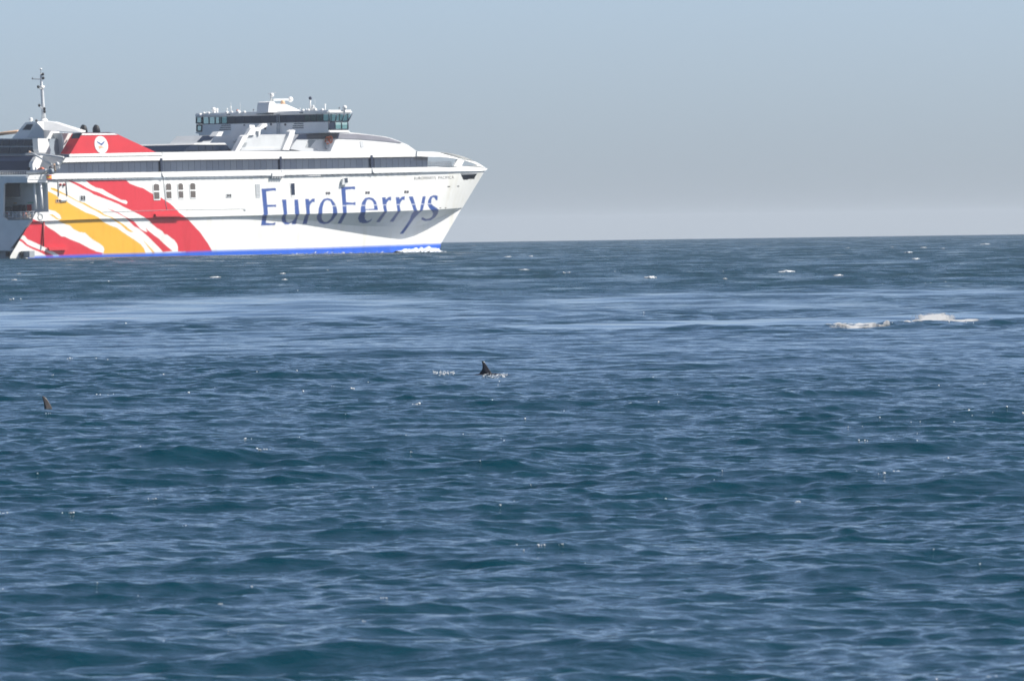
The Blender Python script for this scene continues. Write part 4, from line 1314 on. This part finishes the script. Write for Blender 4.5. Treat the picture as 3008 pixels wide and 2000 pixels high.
# ------------------------------------------------------------------ dolphins
def dolphin(name, base_px, fin_pts, lift, sink, label, m):
    """body just under the surface, only the dorsal fin stands clear; fin outline in metres (x forward, z up)"""
    q = pix_to_sea(*base_px)
    me = bpy.data.meshes.new(name)
    bm = bmesh.new()
    prof = [(-1.10, 0.03, -0.02), (-0.98, 0.055, -0.02), (-0.75, 0.10, -0.01), (-0.45, 0.17, 0), (-0.1, 0.215, 0), (0.2, 0.22, 0), (0.5, 0.19, -0.01), (0.72, 0.15, -0.03), (0.86, 0.115, -0.05), (0.94, 0.06, -0.08), (1.06, 0.045, -0.10), (1.12, 0.02, -0.10)]
    seg = 16
    ringv = []
    top = 0.215 + sink
    for x, r, dz in prof:
        ringv.append([bm.verts.new((x, r * 0.9 * math.cos(2 * math.pi * j / seg), -top + dz + r * math.sin(2 * math.pi * j / seg))) for j in range(seg)])
    for a, b in zip(ringv[:-1], ringv[1:]):
        for j in range(seg):
            bm.faces.new([a[j], a[(j + 1) % seg], b[(j + 1) % seg], b[j]])
    bm.faces.new(ringv[0]); bm.faces.new(ringv[-1])

    def blade(outline, centre, thick, ax):
        """a lens-shaped fin: outline edge thin, middle thick"""
        n = len(outline)
        e = [bm.verts.new(p) for p in outline]
        c1 = bm.verts.new(tuple(centre[i] + (thick if i == ax else 0) for i in range(3)))
        c2 = bm.verts.new(tuple(centre[i] - (thick if i == ax else 0) for i in range(3)))
        for i in range(n):
            bm.faces.new([e[i], e[(i + 1) % n], c1])
            bm.faces.new([e[(i + 1) % n], e[i], c2])

    fx = [(x, 0, z) for x, z in fin_pts]
    cx = sum(p[0] for p in fx) / len(fx); cz = min(p[2] for p in fx) + 0.40 * (max(p[2] for p in fx) - min(p[2] for p in fx))
    blade(fx, (cx, 0, cz), 0.035, 1)
    for s in (-1, 1):
        blade([(-1.0, 0, -0.23), (-1.1, s * 0.12, -0.23), (-1.28, s * 0.3, -0.24), (-1.22, s * 0.12, -0.235), (-1.16, 0, -0.23)], (-1.12, s * 0.08, -0.232), 0.02, 2)
        blade([(0.5, s * 0.14, -0.32), (0.38, s * 0.3, -0.42), (0.22, s * 0.42, -0.5), (0.26, s * 0.28, -0.43), (0.32, s * 0.13, -0.34)], (0.36, s * 0.22, -0.38), 0.025, 2)
    bmesh.ops.recalc_face_normals(bm, faces=bm.faces)
    for f in bm.faces: f.smooth = True
    bm.to_mesh(me)
    bm.free()
    o = link(name, me, m)
    o.location = Vector(q) + Vector((0, 0, lift))
    md = o.modifiers.new('one_skin', 'REMESH')
    md.mode = 'VOXEL'
    md.voxel_size = 0.008
    md.use_smooth_shade = True
    tag(o, label, 'dolphin', 'dolphins at the surface')
    return q


DK = mat('wet_dolphin_skin', (0.016, 0.017, 0.022), 0.22, var=0.15, scale=4)
DB = mat('grey_dolphin_skin', (0.085, 0.075, 0.070), 0.35, var=0.12, scale=4)


def fin_metres(pts, s, ox, oy, base, d):
    out = []
    for x, y in pts:
        px_, py_ = ox + x / s, oy + y / s
        out.append(((px_ - base[0]) / F * d, -(py_ - base[1]) / F * d))
    return out


b1 = (1425, 1101)
d1 = pix_to_sea(*b1)[1]
f1 = fin_metres([(1270, 262), (1290, 260), (1315, 280), (1345, 318), (1372, 360), (1395, 400), (1420, 435), (1450, 490), (1470, 560), (1200, 560), (1235, 462), (1262, 430), (1277, 400), (1283, 350), (1277, 300)], 5.8975, 1200, 1020, b1, d1)
q1 = dolphin('dolphin', b1, f1, 0.025, 0.0, 'dolphin with a tall black dorsal fin among bright broken ripples', DK)
b2 = (140, 1200)
d2 = pix_to_sea(*b2)[1]
f2 = fin_metres([(968, 322), (990, 318), (1030, 335), (1080, 382), (1110, 420), (1135, 460), (1165, 515), (1190, 560), (1240, 700), (1270, 860), (990, 860), (1005, 700), (1020, 560), (1012, 490), (1000, 425), (985, 375)], 7.863, 0, 1130, b2, d2)
q2 = dolphin('dolphin', b2, f2, 0.045, 0.12, 'dolphin showing only a small grey brown dorsal fin above smooth ripples', DB)

# broken water round the first fin; white lumps also stand for its sun sparkle
for (xa, xb, yc, hgt, lab) in ((1418, 1492, 1108, 0.05, 'broken ripples with white lumps for sun sparkle just ahead of the black dolphin fin'), (1268, 1335, 1098, 0.04, 'ripple crest with white lumps for sun sparkle behind the black dolphin fin')):
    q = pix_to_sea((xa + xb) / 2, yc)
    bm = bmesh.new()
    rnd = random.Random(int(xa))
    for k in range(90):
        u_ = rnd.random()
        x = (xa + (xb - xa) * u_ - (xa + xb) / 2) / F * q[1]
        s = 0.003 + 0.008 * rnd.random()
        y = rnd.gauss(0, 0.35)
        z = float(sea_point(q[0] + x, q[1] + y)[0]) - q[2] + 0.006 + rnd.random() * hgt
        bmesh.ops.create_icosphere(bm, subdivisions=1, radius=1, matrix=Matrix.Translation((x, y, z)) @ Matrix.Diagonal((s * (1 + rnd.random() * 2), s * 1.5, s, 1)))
    me = bpy.data.meshes.new('splash_glints')
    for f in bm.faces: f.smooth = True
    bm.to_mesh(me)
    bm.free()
    o = link('splash_glints', me, FO)
    o.location = q
    tag(o, lab, 'splash_glints', 'splashes and stand-in glints round the dolphin', kind='stuff')

# white flecks added on the wave crests, standing in for sun glints
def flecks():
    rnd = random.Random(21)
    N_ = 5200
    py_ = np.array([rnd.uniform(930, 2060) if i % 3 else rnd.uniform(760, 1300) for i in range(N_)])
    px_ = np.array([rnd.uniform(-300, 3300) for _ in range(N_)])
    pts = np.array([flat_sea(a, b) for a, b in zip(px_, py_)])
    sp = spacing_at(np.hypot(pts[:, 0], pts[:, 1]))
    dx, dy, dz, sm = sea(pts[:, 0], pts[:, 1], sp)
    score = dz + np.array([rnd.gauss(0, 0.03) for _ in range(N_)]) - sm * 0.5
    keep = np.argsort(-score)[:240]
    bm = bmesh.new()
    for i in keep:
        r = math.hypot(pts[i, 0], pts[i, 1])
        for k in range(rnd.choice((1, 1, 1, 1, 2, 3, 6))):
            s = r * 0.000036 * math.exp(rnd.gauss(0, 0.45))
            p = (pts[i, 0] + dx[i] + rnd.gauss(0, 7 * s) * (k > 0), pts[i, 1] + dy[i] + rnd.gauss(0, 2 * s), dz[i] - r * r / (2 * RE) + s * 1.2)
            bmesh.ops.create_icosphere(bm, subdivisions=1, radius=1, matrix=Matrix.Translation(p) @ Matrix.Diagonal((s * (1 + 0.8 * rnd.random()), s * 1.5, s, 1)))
    me = bpy.data.meshes.new('glint_flecks')
    for f in bm.faces: f.smooth = True
    bm.to_mesh(me)
    bm.free()
    o = link('glint_flecks', me, FO)
    tag(o, 'tiny white flecks standing in for sun glints on the crests of the sea', 'foam', kind='stuff')


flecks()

# ------------------------------------------------------------------ haze over the sea
HAZE = 3.8e-5
if HAZE:
    me = bpy.data.meshes.new('haze')
    bm = bmesh.new()
    bmesh.ops.create_cube(bm, size=1)
    zb, ztp = -26000 ** 2 / (2 * RE) - 1.0, 34.0
    for v in bm.verts:
        v.co = (v.co.x * 52000, v.co.y * 52000, (zb + ztp) / 2 + v.co.z * (ztp - zb))
    bm.to_mesh(me)
    bm.free()
    hm = bpy.data.materials.new('sea_haze')
    hm.use_nodes = True
    nt = hm.node_tree
    nt.nodes.clear()
    out = nt.nodes.new('ShaderNodeOutputMaterial')
    pv = nt.nodes.new('ShaderNodeVolumePrincipled')
    pv.inputs['Color'].default_value = (0.84, 0.92, 1.0, 1)
    pv.inputs['Density'].default_value = HAZE
    nt.links.new(pv.outputs[0], out.inputs['Volume'])
    ho = link('haze', me, hm)
    tag(ho, 'thin pale blue haze lying over the sea', 'haze', kind='stuff')
